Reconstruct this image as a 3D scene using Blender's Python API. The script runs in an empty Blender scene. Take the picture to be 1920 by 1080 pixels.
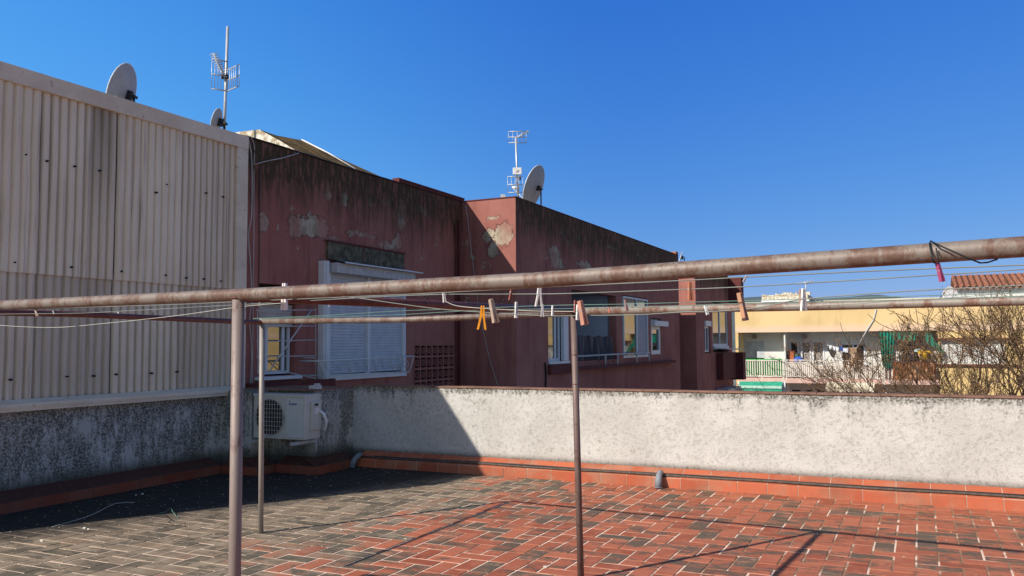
import bpy, bmesh, math, random
import numpy as np
from mathutils import Vector, Matrix, Euler
random.seed(7)
R = math.radians
SC = bpy.context.scene
COL = SC.collection

# ---------------------------------------------------------------- camera
CF, CYAW, CPITCH, CROLL, CH = 1595.4, -0.4463, 0.0664, -0.0061, 1.65
fw = np.array([math.sin(CYAW)*math.cos(CPITCH), math.cos(CYAW)*math.cos(CPITCH), math.sin(CPITCH)])
_r = np.array([math.cos(CYAW), -math.sin(CYAW), 0.0])
_u = np.cross(_r, fw)
rt = _r*math.cos(CROLL) + _u*math.sin(CROLL)
up = -_r*math.sin(CROLL) + _u*math.cos(CROLL)
cam = bpy.data.objects.new('camera', bpy.data.cameras.new('camera'))
COL.objects.link(cam)
cam.matrix_world = Matrix(((rt[0], up[0], -fw[0], 0), (rt[1], up[1], -fw[1], 0), (rt[2], up[2], -fw[2], CH), (0, 0, 0, 1)))
cam.data.sensor_width = 36
cam.data.lens = CF/1920*36
cam.data.clip_start = 0.05
cam.data.clip_end = 20000
SC.camera = cam

# ---------------------------------------------------------------- sky and sun
SUNV = Vector((-0.74, -1.22, 1.0)).normalized()
w = bpy.data.worlds.new('World'); SC.world = w; w.use_nodes = True
wn = w.node_tree; wn.nodes.clear()
sky = wn.nodes.new('ShaderNodeTexSky'); sky.sky_type = 'NISHITA'; sky.sun_disc = False
sky.sun_elevation = math.asin(SUNV.z); sky.sun_rotation = math.atan2(SUNV.x, SUNV.y)
sky.altitude = 0; sky.air_density = 1.0; sky.dust_density = 0.3; sky.ozone_density = 3.0
def wnode(t, **k):
    n = wn.nodes.new(t)
    for a, b in k.items(): setattr(n, a, b)
    return n
def wm(op, a, b, clamp=False):
    n = wnode('ShaderNodeMath', operation=op, use_clamp=clamp)
    for q, sk in ((a, n.inputs[0]), (b, n.inputs[1])):
        if isinstance(q, (int, float)): sk.default_value = q
        else: wn.links.new(q, sk)
    return n.outputs[0]
SKS = 0.095      # the clear northern sky is a deeper, more even blue than the model gives
sp_ = wnode('ShaderNodeSeparateColor'); wn.links.new(sky.outputs[0], sp_.inputs[0])
cb_ = wnode('ShaderNodeCombineColor')
tc_ = wnode('ShaderNodeTexCoord'); sx_ = wnode('ShaderNodeSeparateXYZ'); wn.links.new(tc_.outputs['Generated'], sx_.inputs[0])
m0 = wnode('ShaderNodeMapRange', interpolation_type='SMOOTHSTEP'); wn.links.new(sx_.outputs[0], m0.inputs[0]); m0.inputs[1].default_value = -.92; m0.inputs[2].default_value = -.25; m0.inputs[3].default_value = 1; m0.inputs[4].default_value = 0
for i_, (k_, g_, l_) in enumerate(((.50, 1.29, 1.1), (.533, .74, .95), (.85, .30, .35))):
    wn.links.new(wm('MULTIPLY', wm('MULTIPLY', wm('POWER', wm('MULTIPLY', sp_.outputs[i_], .1), g_), k_/1.214/SKS), wm('ADD', wm('MULTIPLY', m0.outputs[0], l_), 1.0)), cb_.inputs[i_])
m1 = wnode('ShaderNodeMapRange', interpolation_type='SMOOTHSTEP'); wn.links.new(sx_.outputs[2], m1.inputs[0]); m1.inputs[1].default_value = .42; m1.inputs[2].default_value = .75; m1.inputs[3].default_value = 1; m1.inputs[4].default_value = 0
m2 = wnode('ShaderNodeMapRange', interpolation_type='SMOOTHSTEP'); wn.links.new(sx_.outputs[1], m2.inputs[0]); m2.inputs[1].default_value = -.2; m2.inputs[2].default_value = .3
mx_ = wnode('ShaderNodeMix', data_type='RGBA'); wn.links.new(wm('MULTIPLY', m1.outputs[0], m2.outputs[0]), mx_.inputs[0]); wn.links.new(sky.outputs[0], mx_.inputs[6]); wn.links.new(cb_.outputs[0], mx_.inputs[7])
bg = wnode('ShaderNodeBackground'); bg.inputs[1].default_value = SKS
wo = wnode('ShaderNodeOutputWorld')
wn.links.new(mx_.outputs[2], bg.inputs[0]); wn.links.new(bg.outputs[0], wo.inputs[0])
sd = bpy.data.lights.new('sun', 'SUN'); sd.energy = 4.6; sd.angle = R(0.5); sd.color = (1.0, 0.93, 0.82)
so = bpy.data.objects.new('sun', sd); COL.objects.link(so)
so.rotation_euler = (-SUNV).to_track_quat('-Z', 'Y').to_euler()
SC.view_settings.view_transform = 'Standard'; SC.view_settings.look = 'None'
SC.view_settings.exposure = 0.28; SC.view_settings.gamma = 1.0
SC.cycles.max_bounces = 8

# ---------------------------------------------------------------- measuring helpers (pixel of the photo -> point on a real plane)
def ray(x, y): return fw*CF + rt*(x-960) - up*(y-540)
def H(x, y, ax, val):
    d = ray(x, y); o = np.array([0, 0, CH]); t = (val-o[ax])/d[ax]; return Vector(o+t*d)
def HX(x, y, X): return H(x, y, 0, X)
def HY(x, y, Y): return H(x, y, 1, Y)
def HL(x, y, Y0, k=-0.1):            # plane Y = Y0 + k X (the clothes lines run a little skew)
    d = ray(x, y); t = Y0/(d[1]-k*d[0]); return Vector(np.array([0, 0, CH])+t*d)

# ---------------------------------------------------------------- node DSL
class NT:
    def __init__(s, name):
        s.m = bpy.data.materials.new(name); s.m.use_nodes = True; s.t = s.m.node_tree; s.t.nodes.clear()
        s.o = s.t.nodes.new('ShaderNodeOutputMaterial')
        g = s.t.nodes.new('ShaderNodeNewGeometry'); s.P = g.outputs['Position']; s.N = g.outputs['Normal']
    def lk(s, a, sock):
        if isinstance(a, (int, float)):
            sock.default_value = a if sock.type == 'VALUE' else ((a, a, a) if sock.type == 'VECTOR' else (a, a, a, 1))
        elif isinstance(a, tuple):
            sock.default_value = a if sock.type == 'VECTOR' else (a if len(a) == 4 else a+(1,))
        else: s.t.links.new(a, sock)
    def mth(s, op, a, b=0, clamp=False):
        n = s.t.nodes.new('ShaderNodeMath'); n.operation = op; n.use_clamp = clamp
        s.lk(a, n.inputs[0]); s.lk(b, n.inputs[1]); return n.outputs[0]
    def sep(s, v=None):
        n = s.t.nodes.new('ShaderNodeSeparateXYZ'); s.lk(v or s.P, n.inputs[0]); return n.outputs
    def mp(s, v=None, sc=(1, 1, 1), loc=(0, 0, 0)):
        n = s.t.nodes.new('ShaderNodeMapping'); s.lk(v or s.P, n.inputs[0]); n.inputs['Scale'].default_value = sc; n.inputs['Location'].default_value = loc; return n.outputs[0]
    def noise(s, scale, v=None, det=4, ro=0.6, dist=0.0):
        n = s.t.nodes.new('ShaderNodeTexNoise'); s.lk(v or s.P, n.inputs['Vector']); n.inputs['Scale'].default_value = scale
        n.inputs['Detail'].default_value = det; n.inputs['Roughness'].default_value = ro; n.inputs['Distortion'].default_value = dist; s.last = n; return n.outputs[0]
    def ss(s, x, a, b, lo=0.0, hi=1.0):
        n = s.t.nodes.new('ShaderNodeMapRange'); n.interpolation_type = 'SMOOTHSTEP'; s.lk(x, n.inputs[0])
        n.inputs[1].default_value = a; n.inputs[2].default_value = b; n.inputs[3].default_value = lo; n.inputs[4].default_value = hi; return n.outputs[0]
    def mix(s, f, a, b, mode='MIX'):
        n = s.t.nodes.new('ShaderNodeMix'); n.data_type = 'RGBA'; n.blend_type = mode
        s.lk(f, n.inputs[0]); s.lk(a, n.inputs[6]); s.lk(b, n.inputs[7]); return n.outputs[2]
    def attr(s, name):
        n = s.t.nodes.new('ShaderNodeAttribute'); n.attribute_name = name; return n.outputs['Fac']
    def blob(s, c, r, warp):
        n = s.t.nodes.new('ShaderNodeVectorMath'); n.operation = 'SUBTRACT'; s.lk(warp, n.inputs[0]); n.inputs[1].default_value = c
        q = s.t.nodes.new('ShaderNodeVectorMath'); q.operation = 'DIVIDE'; s.t.links.new(n.outputs[0], q.inputs[0]); q.inputs[1].default_value = r
        l = s.t.nodes.new('ShaderNodeVectorMath'); l.operation = 'LENGTH'; s.t.links.new(q.outputs[0], l.inputs[0]); return l.outputs['Value']
    def warp(s, scale, amt):
        s.noise(scale, det=5, ro=0.65); c = s.last.outputs['Color']
        a = s.t.nodes.new('ShaderNodeVectorMath'); a.operation = 'MULTIPLY_ADD'; s.t.links.new(c, a.inputs[0])
        a.inputs[1].default_value = (amt,)*3; s.t.links.new(s.P, a.inputs[2]); 
        b = s.t.nodes.new('ShaderNodeVectorMath'); b.operation = 'SUBTRACT'; s.t.links.new(a.outputs[0], b.inputs[0]); b.inputs[1].default_value = (amt*.5,)*3
        return b.outputs[0]
    def out(s, col, rough=0.85, bump=None, bs=0.3, bd=0.01, metal=0.0, spec=0.3, trans=0.0):
        b = s.t.nodes.new('ShaderNodeBsdfPrincipled'); s.lk(col, b.inputs['Base Color']); s.lk(rough, b.inputs['Roughness']); s.lk(metal, b.inputs['Metallic'])
        b.inputs['Specular IOR Level'].default_value = spec
        if bump is not None:
            n = s.t.nodes.new('ShaderNodeBump'); n.inputs['Strength'].default_value = bs; n.inputs['Distance'].default_value = bd
            s.lk(bump, n.inputs['Height']); s.t.links.new(n.outputs[0], b.inputs['Normal'])
        s.t.links.new(b.outputs[0], s.o.inputs[0]); return s.m

_mc = {}
def plain(name, col, rough=0.7, metal=0.0, var=0.18, scale=6.0, spec=0.3):
    if name in _mc: return _mc[name]
    k = NT(name); f = k.noise(scale, det=5)
    c = k.mix(k.ss(f, .3, .75), tuple(x*(1-var) for x in col), tuple(min(1, x*(1+var)) for x in col))
    sp = k.noise(scale*9, det=2); c = k.mix(k.ss(sp, .62, .75, 0, .35), c, tuple(x*.45 for x in col))
    _mc[name] = k.out(c, rough, metal=metal, spec=spec); return _mc[name]

# stained white-washed parapet
def mat_parapet(name, dirt, z1):
    k = NT(name); x, y, z = k.sep()
    base = k.mix(k.ss(k.noise(2.2, det=6), .35, .7), (.50, .48, .445), (.59, .57, .535))
    mott = k.noise(26, det=6, ro=.75)
    base = k.mix(k.ss(mott, .47, .66, 0, .6), base, (.30, .28, .25))
    base = k.mix(k.ss(k.noise(60, det=3), .58, .72, 0, .5), base, (.62, .61, .585))
    streak = k.noise(1.0, k.mp(sc=(13, 13, 3.2)), det=6, ro=.75)
    patch = k.noise(2.6, k.mp(sc=(1, 1, .6)), det=5, ro=.6)
    g = k.mth('ADD', streak, k.mth('MULTIPLY', mott, .55)); g = k.mth('ADD', g, k.mth('MULTIPLY', patch, .7 if dirt < .1 else 1.25))
    top = k.mth('ADD', k.ss(z, z1-.42, z1, 0, .20), k.ss(z, z1-.10, z1-.02, 0, .22))
    sp = k.noise(45, det=4, ro=.7)
    d1 = k.mth('ADD', g, top)
    lo_ = 1.27 if dirt < .1 else 1.53
    m = k.ss(d1, lo_-dirt, lo_+.28-dirt, 0, .9)
    m = k.mth('MULTIPLY', m, k.ss(sp, .36, .58, .15, 1))
    col = k.mix(m, base, k.mix(k.noise(7), (.04, .04, .034), (.09, .086, .058)))
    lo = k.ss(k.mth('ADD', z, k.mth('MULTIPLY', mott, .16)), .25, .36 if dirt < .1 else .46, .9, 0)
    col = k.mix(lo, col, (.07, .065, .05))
    return k.out(col, .95, k.mth('ADD', mott, sp), .55, .012, spec=.15)
M_PAR = mat_parapet('whitewash_sunny', 0.0, 1.08)
M_PARL = mat_parapet('whitewash_mouldy', 0.33, 1.1)

def mat_red():
    k = NT('red_plaster'); x, y, z = k.sep()
    base = k.mix(k.ss(k.noise(.9, det=6), .3, .72), (.31, .122, .10), (.40, .172, .14))
    base = k.mix(k.ss(k.noise(1, k.mp(sc=(5, 5, .5)), det=4), .5, .72, 0, .5), base, (.19, .060, .058))
    wp = k.warp(4.5, .5); wp2 = k.warp(9, .26)
    bl = []
    def b(x0, y0, rx, ry, X, big=True):
        c = HX(x0, y0, X); a = HX(x0+rx, y0, X); e = HX(x0, y0+ry, X)
        r = (.35, abs(a.y-c.y)+.02, abs(c.z-e.z)+.02); bl.append((tuple(c), r, big))
    for q in [(496, 415, 7, 17), (560, 424, 16, 20), (588, 424, 14, 21), (606, 428, 10, 16), (617, 362, 5, 11), (648, 372, 5, 12), (697, 378, 4, 14), (727, 378, 11, 5), (755, 402, 7, 32), (795, 395, 14, 5), (748, 452, 7, 14), (680, 440, 30, 4), (632, 448, 12, 4), (725, 460, 16, 5)]:
        b(*q, -8.45)
    for q in [(1040, 476, 9, 14), (1045, 495, 12, 9), (1056, 436, 4, 6), (1085, 447, 3, 6), (1124, 455, 2, 6), (1150, 465, 12, 3), (1097, 497, 14, 5), (1200, 480, 6, 4), (1065, 455, 4, 5)]:
        b(*q, -7.25)
    mn = None
    for c, r, big in bl:
        l = k.blob(c, r, wp2); mn = l if mn is None else k.mth('MINIMUM', mn, l)
    for (x0, y0, rx, ry) in [(944, 440, 17, 22), (915, 442, 12, 11), (925, 468, 10, 14), (925, 408, 12, 2), (955, 425, 9, 4)]:
        c = HY(x0, y0, 15.34); a = HY(x0+rx, y0, 15.34); e = HY(x0, y0+ry, 15.34)
        l = k.blob(tuple(c), (abs(a.x-c.x)+.01, .4, abs(c.z-e.z)+.01), wp2); mn = k.mth('MINIMUM', mn, l)
    dn = k.noise(9, det=6, ro=.7)
    edge = k.mth('ADD', mn, k.mth('MULTIPLY', k.mth('SUBTRACT', dn, .5), 1.7))
    gen = k.mth('ADD', k.noise(3.3, k.mp(sc=(1, 1, .7)), det=7, ro=.68), k.mth('MULTIPLY', k.ss(k.mth('ABSOLUTE', k.mth('SUBTRACT', z, 3.5)), .2, 1.0, .06, -.12), 1.0)); edge = k.mth('MINIMUM', edge, k.ss(gen, .655, .70, 1.3, .8))
    col = k.mix(k.ss(edge, 1.0, 1.13, .65, 0), base, (.06, .03, .028))
    peel = k.mix(k.ss(k.noise(6, det=5), .35, .65), (.30, .255, .185), (.48, .42, .32))
    peel = k.mix(k.ss(k.noise(1.7, det=4), .4, .62), k.mix(.72, peel, base), peel)
    col = k.mix(k.ss(edge, .9, .99, 1, 0), col, peel)
    # black mould running down from the roof edge
    st = k.noise(1, k.mp(sc=(4.5, 4.5, .45)), det=6, ro=.72)
    sp = k.noise(1, k.mp(sc=(18, 18, 4)), det=4, ro=.7)
    big = k.noise(.35, det=3)
    dep = k.mth('ADD', k.mth('MULTIPLY', st, 2.0), k.mth('MULTIPLY', big, 1.3))      # how far it runs
    side = k.ss(x, -7.9, -7.2, 0, .12)
    h = k.mth('SUBTRACT', 4.62, z); 
    m = k.ss(k.mth('SUBTRACT', k.mth('ADD', k.mth('SUBTRACT', dep, .88), side), h), -.45, .55, 0, .93)
    m = k.mth('MULTIPLY', m, k.ss(sp, .33, .55, .4, 1))
    nn = k.sep(k.N); m = k.mth('MULTIPLY', m, k.ss(nn[1], -.6, -.3, 0.0, 1))
    col = k.mix(m, col, k.mix(k.noise(5), (.028, .026, .020), (.07, .062, .03)))
    return k.out(col, .95, k.mth('ADD', k.noise(30, det=4), k.ss(edge, .95, 1.05)), .35, .015, spec=.1)
M_RED = mat_red()
M_REDD = plain('red_brown_trim', (.13, .035, .032), .9)
M_DARKREC = plain('dark_recess', (.05, .02, .02), .95)

def mat_corr():
    k = NT('weathered_corrugated_sheet'); x, y, z = k.sep()
    base = k.mix(k.ss(k.noise(.7, det=5), .3, .7), (.76, .64, .48), (.86, .76, .60))
    sh = k.attr('rnd'); base = k.mix(k.mth('MULTIPLY', sh, .35), base, (.58, .48, .38))
    st = k.noise(1, k.mp(sc=(1, 11, .35)), det=6, ro=.75)
    base = k.mix(k.ss(st, .48, .72, 0, .75), base, (.36, .28, .22))
    st2 = k.noise(1, k.mp(sc=(1, 26, .8)), det=5, ro=.7)
    base = k.mix(k.ss(st2, .55, .75, 0, .5), base, (.68, .62, .54))
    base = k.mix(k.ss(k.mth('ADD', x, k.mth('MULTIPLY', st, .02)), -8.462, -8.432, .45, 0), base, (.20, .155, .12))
    # dark run under the roof edge near the middle joint
    yy = k.mth('ABSOLUTE', k.mth('SUBTRACT', y, 6.72)); hh = k.ss(z, 2.6, 4.4)
    m = k.mth('MULTIPLY', k.ss(k.mth('SUBTRACT', yy, k.mth('MULTIPLY', st2, .35)), -.10, .10, 1, 0), hh)
    base = k.mix(k.mth('MULTIPLY', m, .55), base, (.12, .09, .065))
    return k.out(base, .8, k.noise(40, det=3), .15, .01, spec=.2)
M_CORR = mat_corr()
def mat_flash():
    k = NT('painted_metal_flashing'); st = k.noise(1, k.mp(sc=(3, 1.5, 3)), det=6, ro=.7)
    c = k.mix(k.ss(st, .35, .7), (.66, .55, .42), (.78, .67, .53)); c = k.mix(k.ss(k.noise(14, det=4), .6, .74, 0, .6), c, (.3, .2, .12))
    return k.out(c, .6, spec=.3)
M_FLASH = mat_flash()

def mat_floor():
    k = NT('terracotta_tiles'); x, y, z = k.sep(); rnd = k.attr('rnd'); r2 = k.attr('rnd2')
    base = k.mix(rnd, (.30, .078, .040), (.45, .14, .075))
    base = k.mix(k.ss(k.noise(8, det=5), .4, .7, 0, .6), base, (.44, .16, .09))
    big = k.noise(.55, det=5, ro=.6); med = k.noise(3.0, k.mp(sc=(1, 1.0, 1)), det=6, ro=.7); fine = k.noise(22, det=5, ro=.7)
    # old grey-green film, heaviest to the left
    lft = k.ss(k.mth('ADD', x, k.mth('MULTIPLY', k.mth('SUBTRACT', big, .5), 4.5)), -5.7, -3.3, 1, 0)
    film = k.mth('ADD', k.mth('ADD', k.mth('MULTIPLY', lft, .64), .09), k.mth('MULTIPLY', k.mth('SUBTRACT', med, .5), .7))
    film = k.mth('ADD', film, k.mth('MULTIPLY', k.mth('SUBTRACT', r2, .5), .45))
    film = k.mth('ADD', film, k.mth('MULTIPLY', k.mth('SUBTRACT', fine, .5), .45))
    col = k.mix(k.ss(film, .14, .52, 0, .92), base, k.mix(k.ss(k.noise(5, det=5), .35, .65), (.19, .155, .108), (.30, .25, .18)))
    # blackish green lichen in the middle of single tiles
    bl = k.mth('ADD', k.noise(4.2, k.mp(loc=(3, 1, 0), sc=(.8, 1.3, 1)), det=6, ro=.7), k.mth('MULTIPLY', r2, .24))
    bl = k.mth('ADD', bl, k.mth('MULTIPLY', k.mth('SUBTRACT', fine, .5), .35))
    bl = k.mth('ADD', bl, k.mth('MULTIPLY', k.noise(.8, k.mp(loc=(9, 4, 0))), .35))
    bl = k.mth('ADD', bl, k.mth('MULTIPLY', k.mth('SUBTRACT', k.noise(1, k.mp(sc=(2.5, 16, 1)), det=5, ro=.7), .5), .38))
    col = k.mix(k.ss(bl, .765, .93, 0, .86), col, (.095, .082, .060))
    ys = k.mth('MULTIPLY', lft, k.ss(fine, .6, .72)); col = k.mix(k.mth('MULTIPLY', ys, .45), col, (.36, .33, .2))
    # shade of the left wall darkened into the tile colour, along its shadow edge
    shade_edge = k.mth('SUBTRACT', k.mth('ADD', x, k.mth('MULTIPLY', med, .9)), k.mth('MULTIPLY', k.mth('SUBTRACT', y, 4.5), .42)); wl = k.ss(shade_edge, -7.3, -6.3, .95, 0)
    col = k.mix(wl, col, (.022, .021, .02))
    return k.out(col, .8, k.mth('ADD', fine, med), .4, .004, spec=.25)
def mat_grout():
    k = NT('tile_grout'); x, y, z = k.sep()
    f = k.noise(2.3, det=6, ro=.65); fine = k.noise(30, det=3)
    shade_edge = k.mth('SUBTRACT', k.mth('ADD', x, k.mth('MULTIPLY', f, .9)), k.mth('MULTIPLY', k.mth('SUBTRACT', y, 4.5), .42)); wl = k.ss(shade_edge, -7.4, -6.4, 0, 1)
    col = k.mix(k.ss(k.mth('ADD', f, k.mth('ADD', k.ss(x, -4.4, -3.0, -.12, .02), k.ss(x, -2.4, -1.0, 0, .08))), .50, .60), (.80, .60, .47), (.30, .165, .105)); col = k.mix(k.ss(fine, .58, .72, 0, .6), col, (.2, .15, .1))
    col = k.mix(wl, (.045, .04, .035), col)  # grout blackened the same way inside the painted wall shade
    return k.out(col, .95, spec=.1)
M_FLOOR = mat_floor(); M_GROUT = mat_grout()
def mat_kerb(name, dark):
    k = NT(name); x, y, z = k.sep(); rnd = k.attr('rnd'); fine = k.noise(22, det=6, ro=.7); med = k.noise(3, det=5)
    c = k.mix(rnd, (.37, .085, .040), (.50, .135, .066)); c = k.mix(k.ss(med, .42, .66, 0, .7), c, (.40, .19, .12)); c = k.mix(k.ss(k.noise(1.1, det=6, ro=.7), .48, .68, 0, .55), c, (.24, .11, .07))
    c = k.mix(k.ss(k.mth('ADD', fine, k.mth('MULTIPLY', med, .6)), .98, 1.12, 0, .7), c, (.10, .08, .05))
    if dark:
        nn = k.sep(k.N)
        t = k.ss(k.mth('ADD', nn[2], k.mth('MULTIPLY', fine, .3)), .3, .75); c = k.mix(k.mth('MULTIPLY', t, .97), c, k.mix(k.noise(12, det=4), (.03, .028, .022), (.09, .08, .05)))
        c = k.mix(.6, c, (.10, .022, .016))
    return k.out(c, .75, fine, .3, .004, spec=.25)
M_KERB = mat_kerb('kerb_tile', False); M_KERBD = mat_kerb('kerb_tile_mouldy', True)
M_MORT = plain('pale_mortar', (.50, .36, .27), .95)

def mat_pipe(name, rust, a, b):
    k = NT(name); f = k.noise(9, k.mp(sc=(1, 1, .6)), det=6, ro=.65); g = k.noise(1, k.mp(sc=(60, 60, 14)), det=5, ro=.7)
    s = k.noise(48, det=5, ro=.75)
    t = k.mth('ADD', k.mth('MULTIPLY', f, .9), k.mth('ADD', k.mth('MULTIPLY', g, .55), k.mth('MULTIPLY', s, .35)))
    c = k.mix(k.ss(t, .93-rust, 1.09-rust), a, b)
    c = k.mix(k.ss(t, 1.06-rust, 1.2-rust, 0, .75), c, (.13, .065, .045))
    c = k.mix(k.ss(s, .63, .76, 0, .65), c, (.42, .31, .24))
    return k.out(c, .55, k.mth('ADD', g, s), .5, .002, metal=.15, spec=.4)
M_PIPE1 = mat_pipe('rusty_pipe', .10, (.215, .175, .15), (.145, .085, .063))
M_PIPE2 = mat_pipe('weathered_pipe', .08, (.27, .235, .20), (.19, .105, .075))
M_PIPE3 = mat_pipe('oxide_painted_pipe', .10, (.15, .05, .04), (.10, .028, .024))
M_POST = mat_pipe('post_pipe', .0, (.25, .195, .175), (.16, .10, .085))
M_POSTC = mat_pipe('post_pipe_brown', .02, (.17, .115, .10), (.13, .075, .06))
M_POSTG = mat_pipe('post_pipe_grey', -.04, (.30, .27, .24), (.19, .16, .14))

M_WHITE = plain('white_aluminium', (.66, .68, .70), .45, var=.06)
M_WHITED = plain('white_metal_dusty', (.50, .50, .50), .6, var=.15, scale=12)
M_SHUT = plain('roller_shutter_white', (.52, .55, .60), .55, var=.08)
M_SHUTB = plain('roller_shutter_beige', (.50, .46, .42), .6, var=.1)
M_ACW = plain('ac_casing', (.55, .53, .48), .5, var=.06)
M_ACP = plain('ac_front_panel', (.56, .58, .57), .5, var=.05)
M_BLACK = plain('black_plastic', (.015, .016, .02), .5)
M_WIRE = plain('pale_plastic_wire', (.52, .52, .46), .5)
M_WIREG = plain('green_plastic_wire', (.13, .24, .20), .5)
M_WIRED = plain('dark_plastic_wire', (.20, .22, .20), .5)
M_GALV = plain('galvanised_steel', (.52, .53, .54), .4, metal=.3, var=.12)
M_DISH = plain('dish_grey', (.42, .40, .40), .6, var=.08)
M_RIM = plain('dish_rim_white', (.75, .74, .72), .5)
M_PVC = plain('grey_pvc', (.24, .26, .29), .6, var=.2)
M_HOSE = plain('black_hose_dusty', (.10, .075, .06), .7, var=.3, scale=20)
M_CABLE = plain('white_cable', (.46, .44, .40), .6)
M_CONC = plain('concrete', (.33, .31, .28), .9)
M_ROOFD = plain('roof_membrane', (.25, .23, .2), .9)
M_GROUND = plain('ground_dust', (.22, .2, .17), .95, scale=.3)
def mat_glass():
    k = NT('window_glass'); b = k.t.nodes.new('ShaderNodeBsdfPrincipled'); b.inputs['Base Color'].default_value = (.012, .016, .02, 1)
    b.inputs['Roughness'].default_value = .03; b.inputs['Specular IOR Level'].default_value = 1.0; b.inputs['IOR'].default_value = 1.9
    k.t.links.new(b.outputs[0], k.o.inputs[0]); return k.m
M_GLASS = mat_glass()
def mat_moss():
    k = NT('mossy_roof'); f = k.noise(5, det=7, ro=.7); g = k.noise(30, det=4)
    c = k.mix(k.ss(f, .38, .62), (.22, .135, .055), (.075, .05, .018)); c = k.mix(k.ss(g, .5, .7, 0, .6), c, (.26, .19, .07))
    c = k.mix(k.ss(k.noise(9, det=5), .62, .72, 0, .6), c, (.04, .04, .03))
    return k.out(c, .95, g, .6, .02, spec=.1)
M_MOSS = mat_moss()
def mat_oldwhite():
    k = NT('flaking_white_render'); f = k.noise(7, det=7, ro=.7)
    c = k.mix(k.ss(f, .42, .56), (.70, .66, .58), (.36, .29, .18)); c = k.mix(k.ss(k.noise(25, det=4), .6, .72, 0, .8), c, (.08, .07, .03))
    return k.out(c, .95, f, .4, .01, spec=.1)
M_OLDW = mat_oldwhite()
def mat_yellow():
    k = NT('yellow_render'); f = k.noise(.25, det=5); x, y, z = k.sep()
    c = k.mix(k.ss(f, .35, .65), (.60, .43, .20), (.72, .52, .27))
    st = k.noise(1, k.mp(sc=(.9, .9, .3)), det=6, ro=.7); c = k.mix(k.ss(st, .55, .72, 0, .4), c, (.42, .30, .15))
    c = k.mix(k.ss(z, 2.35, 2.75, .7, 0), c, (.72, .52, .40))
    return k.out(c, .95, spec=.1)
M_YEL = mat_yellow()
M_YEL2 = plain('yellow_render_deep', (.66, .47, .21), .95, scale=.6)
M_WREN = plain('white_render', (.66, .66, .62), .95, scale=.6, var=.08)
M_PINK = plain('pink_slab_paint', (.62, .40, .34), .9, scale=1.5)
M_BAR = plain('cream_railing', (.70, .62, .54), .6, var=.06)
M_GRN = plain('green_balcony_mesh', (.10, .38, .12), .8)
M_GCUR = plain('green_shade_cloth', (.008, .20, .135), .8, var=.25, scale=2)
M_AWNG = plain('green_awning_cloth', (.03, .30, .19), .8)
M_AWNP = plain('pale_green_bar', (.42, .62, .52), .6)
M_AWNC = plain('cream_awning_cloth', (.66, .60, .46), .8)
M_TARP = plain('charcoal_tarp', (.045, .042, .055), .6)
M_BLUEW = plain('blue_grey_panel', (.22, .27, .36), .5, var=.1)
def mat_tile():
    k = NT('clay_roof_tiles'); f = k.noise(3.0, k.mp(sc=(1, 2, 1)), det=5, ro=.7); g = k.noise(16, det=4)
    c = k.mix(k.ss(f, .35, .65), (.30, .105, .065), (.52, .25, .16)); c = k.mix(k.ss(g, .55, .7, 0, .6), c, (.2, .13, .1))
    return k.out(c, .95, g, .5, .02, spec=.1)
M_TILE = mat_tile()
def mat_mott():
    k = NT('mottled_cane_screen'); v = k.t.nodes.new('ShaderNodeTexVoronoi'); v.inputs['Scale'].default_value = 3.2; k.t.links.new(k.P, v.inputs['Vector'])
    c = k.mix(k.ss(v.outputs['Distance'], .15, .5), (.55, .33, .2), (.22, .08, .035)); c = k.mix(k.ss(k.noise(9, det=4), .5, .65, 0, .7), c, (.12, .06, .03))
    return k.out(c, .9, spec=.1)
M_MOTT = mat_mott()
M_BARK = plain('bark', (.115, .075, .05), .95, scale=8)
M_LEAFA = plain('dry_seed_clusters', (.17, .085, .038), .9, var=.45, scale=1.5)
M_LEAFB = plain('dry_seed_clusters_pale', (.27, .15, .06), .9, var=.4, scale=1.5)
M_HILL = plain('wooded_hill', (.09, .12, .12), 1.0, scale=.01)
M_TOWN = plain('far_roof_render', (.48, .42, .33), .95, scale=.3)

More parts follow.
